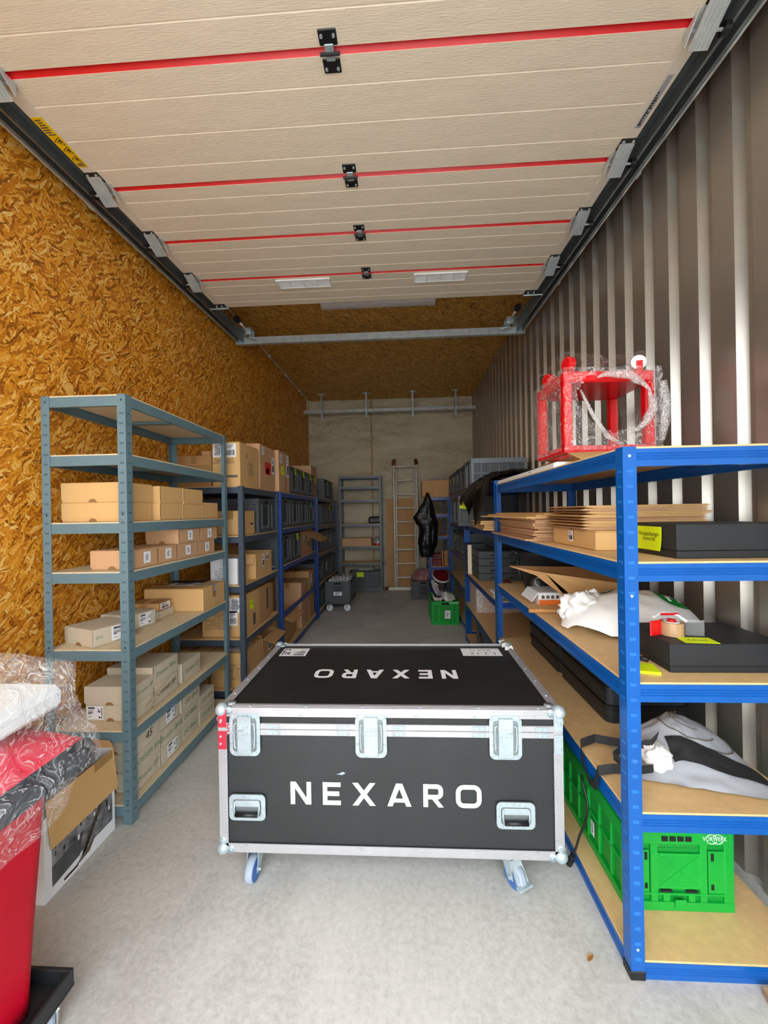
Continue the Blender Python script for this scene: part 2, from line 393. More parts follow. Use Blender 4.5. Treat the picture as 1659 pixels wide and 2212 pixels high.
xs = [XL-.02, -.62, WX]
MB().cbox(xs[0], xs[1]-.019, YB, YB+.2, 0, HC, .004).build('concrete_slab', 'concrete', wb)
MB().cbox(xs[1]+.019, xs[2], YB, YB+.2, 0, HC, .004).build('concrete_slab', 'concrete', wb)
MB().box(xs[1]-.02, xs[1]+.02, YB+.003, YB+.2, 0, HC).build('joint', 'stain', wb)
w = MB(); w.box(XL-.1, -1.74, YF-.3, YF-.1, 0, HC+.1); w.box(1.26, WX+.02, YF-.3, YF-.1, 0, HC+.1); w.box(-1.74, 1.26, YF-.3, YF-.1, 3.12, HC+.1)
struct(w.build('wall_front', 'lintel'))

# ------------------------------------------------------------------ sectional door, run up under the ceiling
SL = math.atan(.042)
door = bpy.data.objects.new('door_1', None); col.objects.link(door); struct(door)
door.location = (0, 1.53, 3.40); door.rotation_euler = (SL, 0, 0)
DXL, DXR = -1.637, 1.148
cuts = [-1.22, -.62, 0, .60, 1.065, 1.54, 1.985]
for k, (a, b) in enumerate(zip(cuts, cuts[1:])):
    a2, b2 = a+(.016 if k else .0), b-(.016 if k < 5 else 0)
    g = [a2+(b2-a2)*q for q in (.2, .5, .8)]
    prof = [(a2, 0)]
    for q in g: prof += [(q-.004, 0), (q-.001, .0026), (q+.002, .0026), (q+.004, 0)]
    prof += [(b2, 0), (b2, .04), (a2, .04)]
    MB().prism(prof, DXL, DXR, 0).build('door_panel', 'door', door)
    for (c, d) in ((DXL-.062, DXL-.001), (DXR+.001, DXR+.062)):
        MB().cbox(c, d, a2, b2, -.003, .042, .002).build('edge_strip', 'door_edge', door)
for k in (1, 2, 3, 4, 5):
    s = cuts[k]
    m = MB(); m.prism([(s-.016, .002), (s-.008, .016), (s+.002, .018), (s+.016, .002), (s+.016, .03), (s-.016, .03)], DXL, DXR, 0)
    m.build('red_joint', 'red_joint', door)
    hx = -.262 + .0*k
    h = MB()
    for sg in (-1, 1):
        h.cbox(hx-.036, hx+.036, s+sg*.05-.028, s+sg*.05+.028, -.006, 0, .003)
        for q in (-1, 1): h.cyl((hx+q*.024, s+sg*.058, -.006), (hx+q*.024, s+sg*.058, -.012), .006, 8, m=1)
    h.cbox(hx-.018, hx+.018, s-.03, s+.03, -.009, -.004, .002, 1)
    h.cyl((hx-.04, s, -.012), (hx+.04, s, -.012), .006, 8)
    h.build('hinge', ['black_metal', 'bright_steel'], door)
    for sg, ex in ((-1, DXL-.03), (1, DXR+.03)):
        b = MB()
        b.box(ex-.04, ex+.04, s-.06, s+.05, -.008, -.003)
        b.add([(ex-.036, s-.10, -.01), (ex+.036, s-.10, -.01), (ex+.036, s+.028, -.075), (ex-.036, s+.028, -.075), (ex-.036, s-.10, 0), (ex+.036, s-.10, 0), (ex+.036, s+.028, -.06), (ex-.036, s+.028, -.06)],
              [(0, 3, 2, 1), (4, 5, 6, 7), (0, 1, 5, 4), (2, 3, 7, 6), (1, 2, 6, 5), (0, 4, 7, 3)])
        for q in (-.024, -.008, .008, .024):
            b.add([(ex+q-.003, s-.095, -.013), (ex+q+.003, s-.095, -.013), (ex+q+.003, s+.02, -.0745), (ex+q-.003, s+.02, -.0745), (ex+q, s-.095, -.017), (ex+q, s+.02, -.0785)],
                  [(0, 4, 5, 3), (4, 1, 2, 5), (0, 1, 4), (3, 5, 2)], 1)
        b.prism([(s-.05, -.004), (s+.028, -.06), (s+.028, -.004)], ex-sg*.052, ex-sg*.048, 0)
        b.cyl((ex-sg*.05, s+.01, -.02), (ex+sg*.09, s+.01, -.02), .006, 8)
        b.cyl((ex+sg*.075, s+.01, -.02), (ex+sg*.1, s+.01, -.02), .022, 14, m=2)
        for q in (-.024, .024): b.cyl((ex+q, s-.11, -.003), (ex+q, s-.11, -.012), .007, 8); b.cyl((ex+q, s+.044, -.003), (ex+q, s+.044, -.012), .007, 8)
        b.box(ex-.04, ex+.04, s-.125, s-.06, -.006, -.003, 2)
        b.build('roller_bracket', ['galv', 'bright_steel', 'black_metal'], door)
for sg, ex in ((-1, DXL-.02), (1, DXR+.02)):
    b = MB(); s = cuts[-1]; b.box(ex-.06, ex+.05, s-.07, s, -.006, -.002, 1); b.cyl((ex-.06, s-.004, -.012), (ex+.06, s-.004, -.012), .008, 8)
    for q in (-.03, .02): b.cyl((ex+q, s-.045, -.006), (ex+q, s-.045, -.02), .007, 8)
    b.cyl((ex, s-.004, -.012), (ex+sg*.11, s-.004, -.012), .006, 8)
    b.build('end_bracket', ['bright_steel', 'black_metal'], door)
# ventilation grilles in the last panel
for px in ((592, 714), (890, 1013)):
    A = at(px[0]+4, 607 if px[0] < 700 else 592, Z=3.468); B = at(px[1]-2, 600 if px[0] < 700 else 585, Z=3.468)
    x0, x1 = A.x, B.x; s0, s1 = 1.575, 1.70
    f = MB()
    for q in ((x0, x1, s0, s0+.014), (x0, x1, s1-.014, s1), (x0, x0+.016, s0+.014, s1-.014), (x1-.016, x1, s0+.014, s1-.014)):
        f.cbox(*q, -.012, 0, .003)
    fo = f.build('ventilation_grille', 'white_plastic', door)
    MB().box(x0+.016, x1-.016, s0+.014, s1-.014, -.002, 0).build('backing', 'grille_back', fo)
    for q in range(6):
        y = s0+.024+q*.0155
        MB().box(x0+.016, x1-.016, y-.003, y+.003, -.009, -.002).build('slat', 'white_plastic', fo)
    for q in (1, 2, 3):
        x = x0+(x1-x0)*q/4; MB().box(x-.003, x+.003, s0+.014, s1-.014, -.0105, -.002).build('divider', 'white_plastic', fo)
# warning sticker and type plate on the edge strips
ex = DXL-.032
st = MB().box(ex-.027, ex+.027, .17, .44, -.0045, -.0032).build('warning_sticker', 'yellow', door)
pm = MB()
for q in range(3):
    c = .29+q*.05
    tri = [(ex-.020, c-.018), (ex+.020, c), (ex-.020, c+.018)]; tri = [(ex-.020, c), (ex+.016, c-.021), (ex+.016, c+.021)]
    for i in range(3):
        a, b = Vector(tri[i]), Vector(tri[(i+1) % 3]); d = (b-a).normalized(); n = Vector((-d.y, d.x))*.0016
        pm.add([(p.x, p.y, -.0049) for p in (a+n, b+n, b-n, a-n)], [(0, 1, 2, 3)])
    pm.box(ex-.003, ex+.010, c-.004, c+.001, -.0052, -.0046); pm.box(ex+.004, ex+.012, c-.008, c+.008, -.0052, -.0046)
for q in range(7): pm.box(ex-.022+random.random()*.01, ex+.008+random.random()*.012, .18+q*.012, .186+q*.012, -.0052, -.0046, 1)
for q in range(4): pm.box(ex-.02, ex+.018, .415+q*.005, .418+q*.005, -.0052, -.0046, 1)
pm.build('print', ['ink', 'ink_soft'], st)
ex = DXR+.032
st = MB().box(ex-.012, ex+.012, .18, .42, -.0045, -.0032).build('type_plate', 'grey_sticker', door)
pm = MB()
for q in range(14): pm.box(ex-.009, ex-.009+.006+random.random()*.011, .25+q*.0115, .257+q*.0115, -.0052, -.0046)
pm.build('print', 'ink', st)

# ------------------------------------------------------------------ tracks
def track(x, sg, label):
    t = thing('door_track', label, 'door track', (0, 1.53, 3.40), rot=(SL, 0, 0))
    e = 2.75
    prof = [(-.03, -.012), (-.03, .05), (.03, .05), (.03, -.012), (.018, -.012), (.018, -.007), (.026, -.007), (.026, .044), (-.026, .044), (-.026, -.007), (-.018, -.007), (-.018, -.012)]
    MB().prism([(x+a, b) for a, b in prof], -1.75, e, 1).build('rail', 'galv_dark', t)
    ang = [(x-sg*.028, .05), (x-sg*.028, .10), (x-sg*.032, .10), (x-sg*.032, .054), (x-sg*.075, .054), (x-sg*.075, .05)]
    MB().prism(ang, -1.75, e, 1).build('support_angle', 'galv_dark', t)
    MB().prism([(x+sg*.034, -.016), (x+sg*.044, -.016), (x+sg*.044, .09), (x+sg*.034, .09)], -1.75, e+.005, 1).build('outer_angle', 'galv', t)
    for s in (-.4, .7, 1.8):
        b = MB(); b.box(x+sg*.044, x+sg*.05, s-.02, s+.02, -.02, .46-.042*0); b.box(x-.03, x+sg*.05, s-.015, s+.015, .09, .094)
        b.build('hanger', 'galv', t)
    # spring buffer at the end of the run
    bx = x-sg*.15; zb = .035
    b = MB(); b.cbox(min(x, bx), max(x, bx), e-.16, e-.04, zb+.032, zb+.04, .001); b.box(bx-.03, bx+.03, e-.17, e-.166, zb-.035, zb+.04); b.box(bx-.03, bx+.03, e-.06, e-.056, zb-.035, zb+.04); b.box(bx-.03, bx+.03, e-.166, e-.06, zb+.036, zb+.04)
    b.build('buffer_bracket', 'bright_steel', t)
    MB().cyl((bx, e-.05, zb), (bx, e-.24, zb), .016, 12).build('buffer_tube', 'galv', t, smooth=True)
    MB().cyl((bx, e-.24, zb), (bx, e-.42, zb), .013, 12).build('buffer_rod', 'white_plastic', t, smooth=True)
    MB().cyl((bx, e-.42, zb), (bx, e-.46, zb), .032, 16).build('buffer_knob', 'black_plastic', t)
    for q in (-.02, .02):
        MB().cyl((bx, e-.11+q, zb-.036), (bx-sg*.07, e-.12+q*2, zb-.045), .005, 6).build('wing_screw', 'bright_steel', t)
    return t
track(-1.805, -1, 'galvanised steel door track running along the OSB wall')
track(1.305, 1, 'galvanised steel door track running along the corrugated metal wall')
bar = thing('cross_rail', 'galvanised steel cross rail joining the ends of both door tracks', 'steel rail', (0, 1.53, 3.40), rot=(SL, 0, 0))
MB().prism([(2.785, -.02), (2.785, .055), (2.835, .055), (2.835, .045), (2.795, .045), (2.795, -.012), (2.835, -.012), (2.835, -.02)], -1.85, 1.35, 0).build('profile', 'galv', bar)
for x in (-1.82, 1.32):
    MB().cbox(x-.05, x+.05, 2.765, 2.783, -.03, .065, .003).build('corner_plate', 'bright_steel', bar)

# ------------------------------------------------------------------ ceiling lamp, conduit, tray on the back wall
A = at(695, 664, Z=HC-.06); B = at(940, 650, Z=HC-.06)
lamp = thing('batten_lamp', 'long white batten lamp under the OSB ceiling behind the raised door', 'ceiling lamp', ((A.x+B.x)/2, (A.y+B.y)/2, HC))
hl = (B.x-A.x)/2
MB().cbox(-hl+.01, hl-.01, -.05, .05, -.045, 0, .01).build('housing', 'grille_back', lamp)
prof = [(.055*math.cos(a), -.045-.045*math.sin(a)) for a in [math.pi*i/10 for i in range(11)]]
MB().prism(prof, -hl, hl, 0).build('diffuser', 'lamp_cover', lamp, smooth=False)
for k in range(6):
    x = -hl+.12+k*(2*hl-.24)/5; MB().box(x-.012, x+.012, -.06, -.05, -.06, -.03).build('clip', 'bright_steel', lamp)
cd = thing('cable_conduit', 'thin grey cable conduit along the edge of wall and ceiling', 'conduit', (XL, 4.5, HC))
MB().cyl((.014, -2.4, -.014), (.014, 3.0, -.014), .010, 8).build('pipe', 'lamp_cover', cd)
MB().tube([(.014, 3.0, -.014), (.03, 3.14, -.03), (.02, 3.16, -.32)], .007, 6).build('cable', 'white_plastic', cd)
for k in range(7): MB().cbox(.001, .034, -2.2+k*.8-.02, -2.2+k*.8+.02, -.032, -.002, .004).build('clip', 'white_plastic', cd)

TY, TZ = 7.5, 3.53
tray = thing('cable_tray', 'perforated galvanised cable tray hung across the concrete back wall', 'cable tray', (0, TY, TZ))
m = MB(); m.box(XL+.005, XR-.005, -.05, -.047, -.03, .03); m.box(XL+.005, XR-.005, -.05, .05, -.03, -.027); m.box(XL+.005, XR-.005, .047, .05, -.03, .03)
m.build('tray', 'galv', tray)
h = MB()
for k in range(66):
    x = XL+.04+k*.0495; h.box(x, x+.026, -.0506, -.0498, .008, .014); h.box(x+.02, x+.046, -.0506, -.0498, -.014, -.008)
stuff(h.build('perforations', 'black_metal', tray))
for k, px in enumerate((697, 792, 891, 983)):
    x = at(px, 880, Y=TY).x
    m = MB(); m.box(x-.02, x+.02, -.095, -.092, -.03, HC-TZ); m.box(x-.02, x-.017, -.095, -.065, -.03, HC-TZ); m.box(x+.017, x+.02, -.095, -.065, -.03, HC-TZ)
    m.cbox(x-.07, x+.07, -.14, -.03, HC-TZ-.006, HC-TZ, .002)
    for q in range(8): m.box(x-.006, x+.006, -.0958, -.0948, .03+q*.037, .05+q*.037, 1)
    ho = m.build('hanger_post', ['galv', 'black_metal'], tray)
    m = MB(); m.prism([(-.095, -.03), (.05, -.03), (.05, -.045), (-.06, -.15), (-.095, -.15)], x-.018, x+.018, 0)
    m.build('cantilever_bracket', 'bright_steel', tray)
# ================================================================== shelving
def shelf_unit(name, label, x0, x1, y0, y1, Htop, levels, pm, bm, board='mdf', pw=.04, bh=.05, ridged=False, slots=True, feet=None, bars=0, group=None, slot_mat=None, edge=None, skip_front=()):
    t = thing(name, label, 'shelf', (x0, y0, 0), group=group); W, L = x1-x0, y1-y0; th = .003; Htop = min(Htop, levels[-1]-.0015)
    for i, (cx, sx) in enumerate(((0, 1), (W, -1))):
        for j, (cy, sy) in enumerate(((0, 1), (L, -1))):
            pol = [(0, 0), (pw, 0), (pw, th), (th, th), (th, pw), (0, pw)]
            p = MB().prism([(cx+sx*a, cy+sy*b) for a, b in pol], .004, Htop, 2).build('post', pm, t)
            if slots:
                q = MB(); n = int((Htop-.1)/.05)
                for k in range(n):
                    z = .07+k*.05; c = pw*.5
                    xa, xb = sorted((cx+sx*(c-.010), cx+sx*(c+.010))); ya, yb = sorted((cy-sy*.0022, cy+sy*.0005))
                    q.prism([(ya if sy > 0 else yb, z-.005), ((cy+sy*.0002), z-.005), (cy+sy*.0002, z+.005)], xa, xb, 0)
                    ya, yb = sorted((cy+sy*(c-.010), cy+sy*(c+.010)))
                    q.prism([(cx-sx*.0022, z-.004), (cx+sx*.0002, z-.004), (cx+sx*.0002, z+.005)], ya, yb, 1)
                stuff(q.build('slot_row', slot_mat or pm, p))
                h = MB()
                for z in (Htop-.03, Htop*.72, Htop*.41, .1):
                    h.cyl((cx+sx*pw*.5, cy-sy*.0006, z), (cx+sx*pw*.5, cy+sy*.001, z), .005, 8)
                stuff(h.build('bolt_holes', 'black_metal' if not ridged else 'galv', p))
            if feet:
                MB().cbox(min(cx-sx*.003, cx+sx*(pw+.002)), max(cx-sx*.003, cx+sx*(pw+.002)), min(cy-sy*.003, cy+sy*(pw+.002)), max(cy-sy*.003, cy+sy*(pw+.002)), 0, .03, .003).build('foot_cap', feet, t)
            else:
                MB().box(min(cx, cx+sx*pw), max(cx, cx+sx*pw), min(cy, cy+sy*pw), max(cy, cy+sy*pw), 0, .005).build('foot_plate', pm, t)
    def prof(s):   # (outward offset, z) beam section, outer face at 0
        if not ridged: return [(0, 0), (0, -bh), (.02*s, -bh), (.02*s, -bh+.003), (.003*s, -bh+.003), (.003*s, -.003), (.022*s, -.003), (.022*s, 0)]
        o = [(0, 0)]
        for f in (.3, .45, .6): o += [(0, -bh*f+.003), (.003*s, -bh*f+.001), (.003*s, -bh*f-.001), (0, -bh*f-.003)]
        return o+[(0, -bh), (.02*s, -bh), (.02*s, -bh+.003), (.006*s, -bh+.003), (.006*s, -.003), (.022*s, -.003), (.022*s, 0)]
    for k, z in enumerate(levels):
        zb = z-.008; g = pw*.55
        for cx, s in ((th+.0005, 1), (W-th-.0005, -1)):
            if s > 0 or k not in skip_front: MB().prism([(cx+a, zb+b) for a, b in prof(s)], g, L-g, 1).build('beam', bm, t)
        for cy, s in ((th+.0005, 1), (L-th-.0005, -1)):
            MB().prism([(cy+a, zb+b) for a, b in prof(s)], g, W-g, 0).build('beam', bm, t)
        b = MB(); e = th+.001; b.cbox(e, W-e, e, L-e, zb, z-.001, .001)
        b.build('shelf_board', board, t)
        for q in range(bars):
            y = L*(q+1)/(bars+1); MB().cbox(.025, W-.025, y-.02, y+.02, zb-.02, zb-.0005, .003).build('support_bar', bm, t)
    return t
L1L = [.096, .469, .879, 1.272, 1.524, 1.868, 2.168]
L1 = (-1.83, -1.385, 1.865, 2.97)
shelf_unit('storage_shelf', 'tall teal-grey seven-level steel shelf beside the OSB wall', *L1, 2.172, L1L, 'teal', 'teal', 'chip', .044, bars=1, slot_mat='slot_teal')
L2L = [.12, .536, .971, 1.376, 1.782]
L2 = (-1.90, -1.30, 3.06, 3.95)
shelf_unit('storage_shelf', 'dark slate steel shelf full of brown cartons behind the teal-grey shelf', *L2, 1.785, L2L, 'slate', 'slate', 'mdf', .04)
L3L = [.09, 1.0, 1.395, 1.782]
L3 = (-1.90, -1.275, 3.965, 5.58)
u3 = shelf_unit('storage_shelf', 'dark blue steel shelf of grey crates beside the slate shelf', *L3, 1.785, L3L, 'navy', 'navy', 'mdf', .04)
MB().cbox(L3[1]-L3[0]-.022, L3[1]-L3[0]-.004, .02, L3[3]-L3[2]-.02, .45, .50, .002).build('beam', 'navy', u3)
L4L = [.09, .48, .93, 1.36, 1.79]
L4 = (-1.90, -1.26, 5.60, 7.28)
shelf_unit('storage_shelf', 'dim blue-posted shelf of grey crates in the corner by the back wall', *L4, 1.795, L4L, 'navy', 'slate', 'mdf', .04, slots=False)
BSL = [.08, .572, .901, 1.33, 1.804, 2.059, 2.268]
BS = (-1.245, -.42, 7.42, 7.80)
shelf_unit('storage_shelf', 'narrow grey almost empty steel shelf against the concrete back wall', *BS, 2.275, BSL, 'greysteel', 'greysteel', 'mdf', .04, slots=False)
R1L = [.063, .55, .977, 1.373, 1.752]
R1 = (.722, 1.325, 1.30, 3.06)
shelf_unit('storage_shelf', 'bright blue heavy-duty shelf beside the corrugated metal wall', *R1, 1.756, R1L, 'blue', 'blue', 'mdf', .044, .058, True, feet='black_plastic', slot_mat='slot_blue')
R2L = [.075, .46, .83, 1.385, 1.785]
R2 = (.722, 1.325, 3.075, 4.66)
shelf_unit('storage_shelf', 'blue steel shelf next to the bright blue one, film-wrapped carton on it', *R2, 1.79, R2L, 'blue', 'navy', 'mdf', .042, .052, True)
R3L = [.10, .56, .95, 1.36, 1.79]
R3 = (.76, 1.36, 4.68, 6.40)
shelf_unit('storage_shelf', 'blue steel shelf behind the green crate on the floor', *R3, 1.80, R3L, 'blue', 'navy', 'mdf', .042, .05, slots=False)
R4L = [.62, 1.13, 1.50, 1.79]
R4 = (.43, .80, 6.5, 7.45)
shelf_unit('storage_shelf', 'narrow dark blue shelf next to the ladder, black bag hung on it', *R4, 1.80, R4L, 'navy', 'navy', 'mdf', .042, .05, slots=False)

# ================================================================== flight case
CXa, CXb, CYa, CYb, CZa, CZb = -.775, .612, 1.545, 2.315, .165, .758
fc = thing('flight_case', 'large black flight case with aluminium edges and white NEXARO lettering', 'flight case', ((CXa+CXb)/2, CYa, 0))
W, Dp = CXb-CXa, CYb-CYa; hw = W/2
lidz = CZb-.088
MB().cbox(-hw+.008, hw-.008, .008, Dp-.008, CZa+.006, lidz-.003, .002).build('body', 'case_front', fc)
lid = MB().cbox(-hw+.008, hw-.008, .008, Dp-.008, lidz+.003, CZb-.006, .002).build('lid', 'case', fc)
def angle(axis, a, b, p, s1, s2, w=.036):
    "L-shaped aluminium edge along an axis; p is the outer corner in the two other axes"
    t = .003; m = MB()
    pol = [(0, 0), (w, 0), (w, t), (t, t), (t, w), (0, w)]
    m.prism([(p[0]+s1*x, p[1]+s2*y) for x, y in pol], a, b, axis)
    for f in (.3, .62):     # rolled grooves
        c = w*f; g = .0022
        m.prism([(p[0]+s1*(c-g), p[1]-s2*.0012), (p[0]+s1*(c+g), p[1]-s2*.0012), (p[0]+s1*(c+g), p[1]+s2*.001), (p[0]+s1*(c-g), p[1]+s2*.001)], a, b, axis)
        m.prism([(p[0]-s1*.0012, p[1]+s2*(c-g)), (p[0]-s1*.0012, p[1]+s2*(c+g)), (p[0]+s1*.001, p[1]+s2*(c+g)), (p[0]+s1*.001, p[1]+s2*(c-g))], a, b, axis)
    return m.build('edge_profile', 'alu', fc)
for y, sy in ((0, 1), (Dp, -1)):
    angle(0, -hw, hw, (y, CZb), sy, -1); angle(0, -hw, hw, (y, CZa), sy, 1)
for x, sx in ((-hw, 1), (hw, -1)):
    angle(1, 0, Dp, (x, CZb), sx, -1); angle(1, 0, Dp, (x, CZa), sx, 1)
    for y, sy in ((0, 1), (Dp, -1)): angle(2, CZa, CZb, (x, y), sx, sy)
# closing profiles of lid and body
for (z0, z1) in ((lidz-.024, lidz-.001), (lidz+.001, lidz+.024)):
    for (a, b) in ((-.001, .008), (Dp-.008, Dp+.001)): MB().cbox(-hw+.003, hw-.003, a, b, z0, z1, .0015).build('closing_profile', 'alu', fc)
    for (a, b) in ((-hw-.001, -hw+.008), (hw-.008, hw+.001)): MB().cbox(a, b, .003, Dp-.003, z0, z1, .0015).build('closing_profile', 'alu', fc)
def rivet(m, x, z, r=.0055, mi=0): m.sph((x, -.002, z), r, (1, .6, 1), 8, 4, mi)
# ball corners
for x, sx in ((-hw, 1), (hw, -1)):
    for y, sy in ((0, 1), (Dp, -1)):
        for z, sz in ((CZa, 1), (CZb, -1)):
            m = MB(); m.sph((x+sx*.012, y+sy*.012, z+sz*.012), .027, n=16, k=12)
            for (dx, dz) in ((.045, .012), (.012, .045)):
                m.cyl((x+sx*dx, y-sy*.003, z+sz*dz), (x+sx*dx, y+sy*.003, z+sz*dz), .017, 14)
            m.sph((x+sx*.05, y-sy*.004, z+sz*.014), .006, n=8, k=4); m.sph((x+sx*.014, y-sy*.004, z+sz*.05), .006, n=8, k=4)
            m.cyl((x+sx*.04, y+sy*.04, z-sz*.003), (x+sx*.04, y+sy*.04, z+sz*.003), .018, 14)
            m.build('ball_corner', 'bright_steel', fc, smooth=True)
m = MB()
for k in range(6):
    x = -hw+.11+k*(W-.22)/5
    rivet(m, x, CZb-.03); rivet(m, x, CZa+.028); m.sph((x+.02, .012, CZb+.001), .0055, (1, 1, .6), 8, 4)
for z in (.24, .34, .44, .56):
    for x in (-hw+.028, hw-.028): rivet(m, x, z)
for k in range(5):
    for x in (-hw+.02, hw-.02): m.sph((x, .12+k*.14, CZb+.001), .006, (1, 1, .6), 8, 4)
stuff(m.build('rivets', 'bright_steel', fc))
def rrect(w, h, r, n=5):
    return [(sx*(w/2-r)+r*math.cos(a), sz*(h/2-r)+r*math.sin(a)) for (sx, sz, a0) in ((1, 1, 0), (-1, 1, 90), (-1, -1, 180), (1, -1, 270)) for a in [math.radians(a0+90*i/n) for i in range(n+1)]]
# three butterfly latches
for lx in (-.60, -.083, .45):
    lx = lx+.02-.0; cz = lidz-.02
    l = thing('x', '', '') if False else None
    lo = MB().prism([(lx+a, cz+b) for a, b in rrect(.126, .172, .024)], -.006, 0, 1).build('butterfly_latch', 'bright_steel', fc)
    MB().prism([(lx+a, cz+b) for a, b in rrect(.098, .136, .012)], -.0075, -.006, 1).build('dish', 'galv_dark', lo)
    MB().cbox(lx-.029, lx+.029, -.0135, -.0075, cz-.078, cz+.078, .002).build('latch_plate', 'bright_steel', lo)
    for s in (-1, 1):
        MB().tube([(lx+s*.032, -.010, cz+.05), (lx+s*.041, -.010, cz+.046), (lx+s*.043, -.010, cz), (lx+s*.041, -.010, cz-.046), (lx+s*.032, -.010, cz-.052)], .0035, 6).build('ring_handle', 'bright_steel', lo, smooth=True)
    m = MB()
    m.cbox(lx-.03, lx+.03, -.017, -.0135, cz+.018, cz+.024, .001)
    for s in (-.018, 0, .018): rivet(m, lx+s, cz+.036, .005); rivet(m, lx+s, cz+.008, .005); m.v
    m.v = [(x, y-.011, z) if y > -.012 else (x, y, z) for x, y, z in m.v]
    for (dx, dz) in ((-.052, .072), (.052, .072), (-.052, -.072), (.052, -.072), (-.054, .022), (.054, .022), (-.054, -.03), (.054, -.03), (-.018, -.079), (.018, -.079), (-.018, .079), (.018, .079)):
        m.sph((lx+dx, -.0065, cz+dz), .0052, (1, .6, 1), 8, 4)
    stuff(m.build('rivets', 'bright_steel', lo, smooth=True))
# riveted joint plates beside the latches
for (a, b, mt_) in ((-.675, -.60-.028, 'purple'), (-.51, -.455, 'bright_steel'), (-.225, -.17, 'bright_steel'), (.0, .055, 'bright_steel'), (.32, .375, 'bright_steel'), (.565, .62, 'bright_steel')):
    a, b = a+.02, b+.02
    for dz in (-.0125, .0125):
        p = MB().cbox(a, b, -.004, -.001, lidz+dz-.008, lidz+dz+.008, .001).build('joint_plate', mt_, fc)
        m = MB()
        for q in range(3): m.sph((a+(b-a)*(q+.5)/3, -.0045, lidz+dz), .0048, (1, .6, 1), 8, 4)
        stuff(m.build('rivets', 'bright_steel', p, smooth=True))
for sx in (-1, 1):
    for dz in (-.045, .045):
        p = MB().cbox(sx*(hw-.018)-.0175, sx*(hw-.018)+.0175, -.0045, -.001, lidz+dz-.037+(0 if dz < 0 else 0), lidz+dz+.037, .001).build('corner_plate', 'purple' if sx < 0 else 'bright_steel', fc)
        m = MB()
        for q in (-.014, .016): m.sph((sx*(hw-.012)-.012*0, -.005, lidz+dz+q), .0055, (1, .6, 1), 8, 4)
        stuff(m.build('rivets', 'bright_steel', p, smooth=True))
# sprung handles
for hx, hz in ((-.595, .352), (.485, .342)):
    hx += .02
    lo = MB().prism([(hx+a, hz+b) for a, b in rrect(.15, .105, .02)], -.005, 0, 1).build('recessed_handle', 'bright_steel', fc)
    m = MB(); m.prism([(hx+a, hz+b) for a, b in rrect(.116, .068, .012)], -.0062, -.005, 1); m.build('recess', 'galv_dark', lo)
    MB().cbox(hx-.05, hx+.05, -.0085, -.0062, hz+.006, hz+.03, .001).build('flap', 'bright_steel', lo)
    MB().cyl((hx-.046, -.014, hz-.022), (hx+.046, -.014, hz-.022), .009, 12).build('grip', 'black_plastic', lo, smooth=True)
    for s in (-1, 1): MB().tube([(hx+s*.05, -.009, hz+.028), (hx+s*.052, -.012, hz), (hx+s*.048, -.014, hz-.024)], .004, 6).build('bail', 'bright_steel', lo, smooth=True)
    m = MB()
    for dx in (-.06, -.036, -.012, .012, .036, .06): m.sph((hx+dx, -.0055, hz+.044), .0045, (1, .6, 1), 8, 4)
    for dx in (-.055, -.018, .018, .055): m.sph((hx+dx, -.0055, hz-.044), .005, (1, .6, 1), 8, 4)
    for dx in (-.067, .067): m.sph((hx+dx, -.0055, hz), .005, (1, .6, 1), 8, 4)
    stuff(m.build('rivets', 'bright_steel', lo, smooth=True))
# lettering drawn as solid strokes
def glyph(ch, w, h, t):
    P = []
    def bar(a, b, tt=t):
        a, b = Vector(a), Vector(b); d = (b-a).normalized(); n = Vector((-d.y, d.x))*tt/2
        P.append([a+n, a-n, b-n, b+n])
    q = t/2
    def diag(xa, ya, xb, yb, s=t*1.12): P.append([Vector((xa-s/2, ya)), Vector((xa+s/2, ya)), Vector((xb+s/2, yb)), Vector((xb-s/2, yb))])
    if ch == 'N': bar((q, 0), (q, h)); bar((w-q, 0), (w-q, h)); diag(t*.62, h, w-t*.62, 0)
    if ch == 'E': bar((q, 0), (q, h)); bar((0, q), (w, q)); bar((0, h/2), (w*.92, h/2)); bar((0, h-q), (w, h-q))
    if ch == 'X': diag(t*.6, 0, w-t*.6, h, t*1.25); diag(w-t*.6, 0, t*.6, h, t*1.25)
    if ch == 'A': diag(t*.55, 0, w/2-t*.12, h); diag(w-t*.55, 0, w/2+t*.12, h); bar((w*.2, h*.26), (w*.8, h*.26), t*.85)
    if ch in 'RO':
        def ring(x0, x1, y0, y1, r, left_square=False):
            out, inn = [], []
            for (cx, cy, a0, sq) in ((x1-r, y1-r, 0, 0), (x0+r, y1-r, 90, left_square), (x0+r, y0+r, 180, left_square), (x1-r, y0+r, 270, 0)):
                for i in range(6):
                    a = math.radians(a0+18*i); rr = r
                    if sq:
                        p = Vector((x0, y1 if a0 == 90 else y0)); pi = Vector((x0+t, (y1-t) if a0 == 90 else (y0+t)))
                    else:
                        p = Vector((cx+r*math.cos(a), cy+r*math.sin(a))); ri = max(r-t, .0005); pi = Vector((cx+ri*math.cos(a), cy+ri*math.sin(a)))
                    out.append(p); inn.append(pi)
            n = len(out)
            for i in range(n):
                j = (i+1) % n
                if (out[i]-out[j]).length > 1e-6 or (inn[i]-inn[j]).length > 1e-6: P.append([out[i], out[j], inn[j], inn[i]])
        if ch == 'O': ring(0, w, 0, h, h*.34)
        else:
            bar((q, 0), (q, h)); ring(0, w*.97, h*.34, h, h*.27, True); diag(w-t*.6, 0, w*.55, h*.36)
    return P
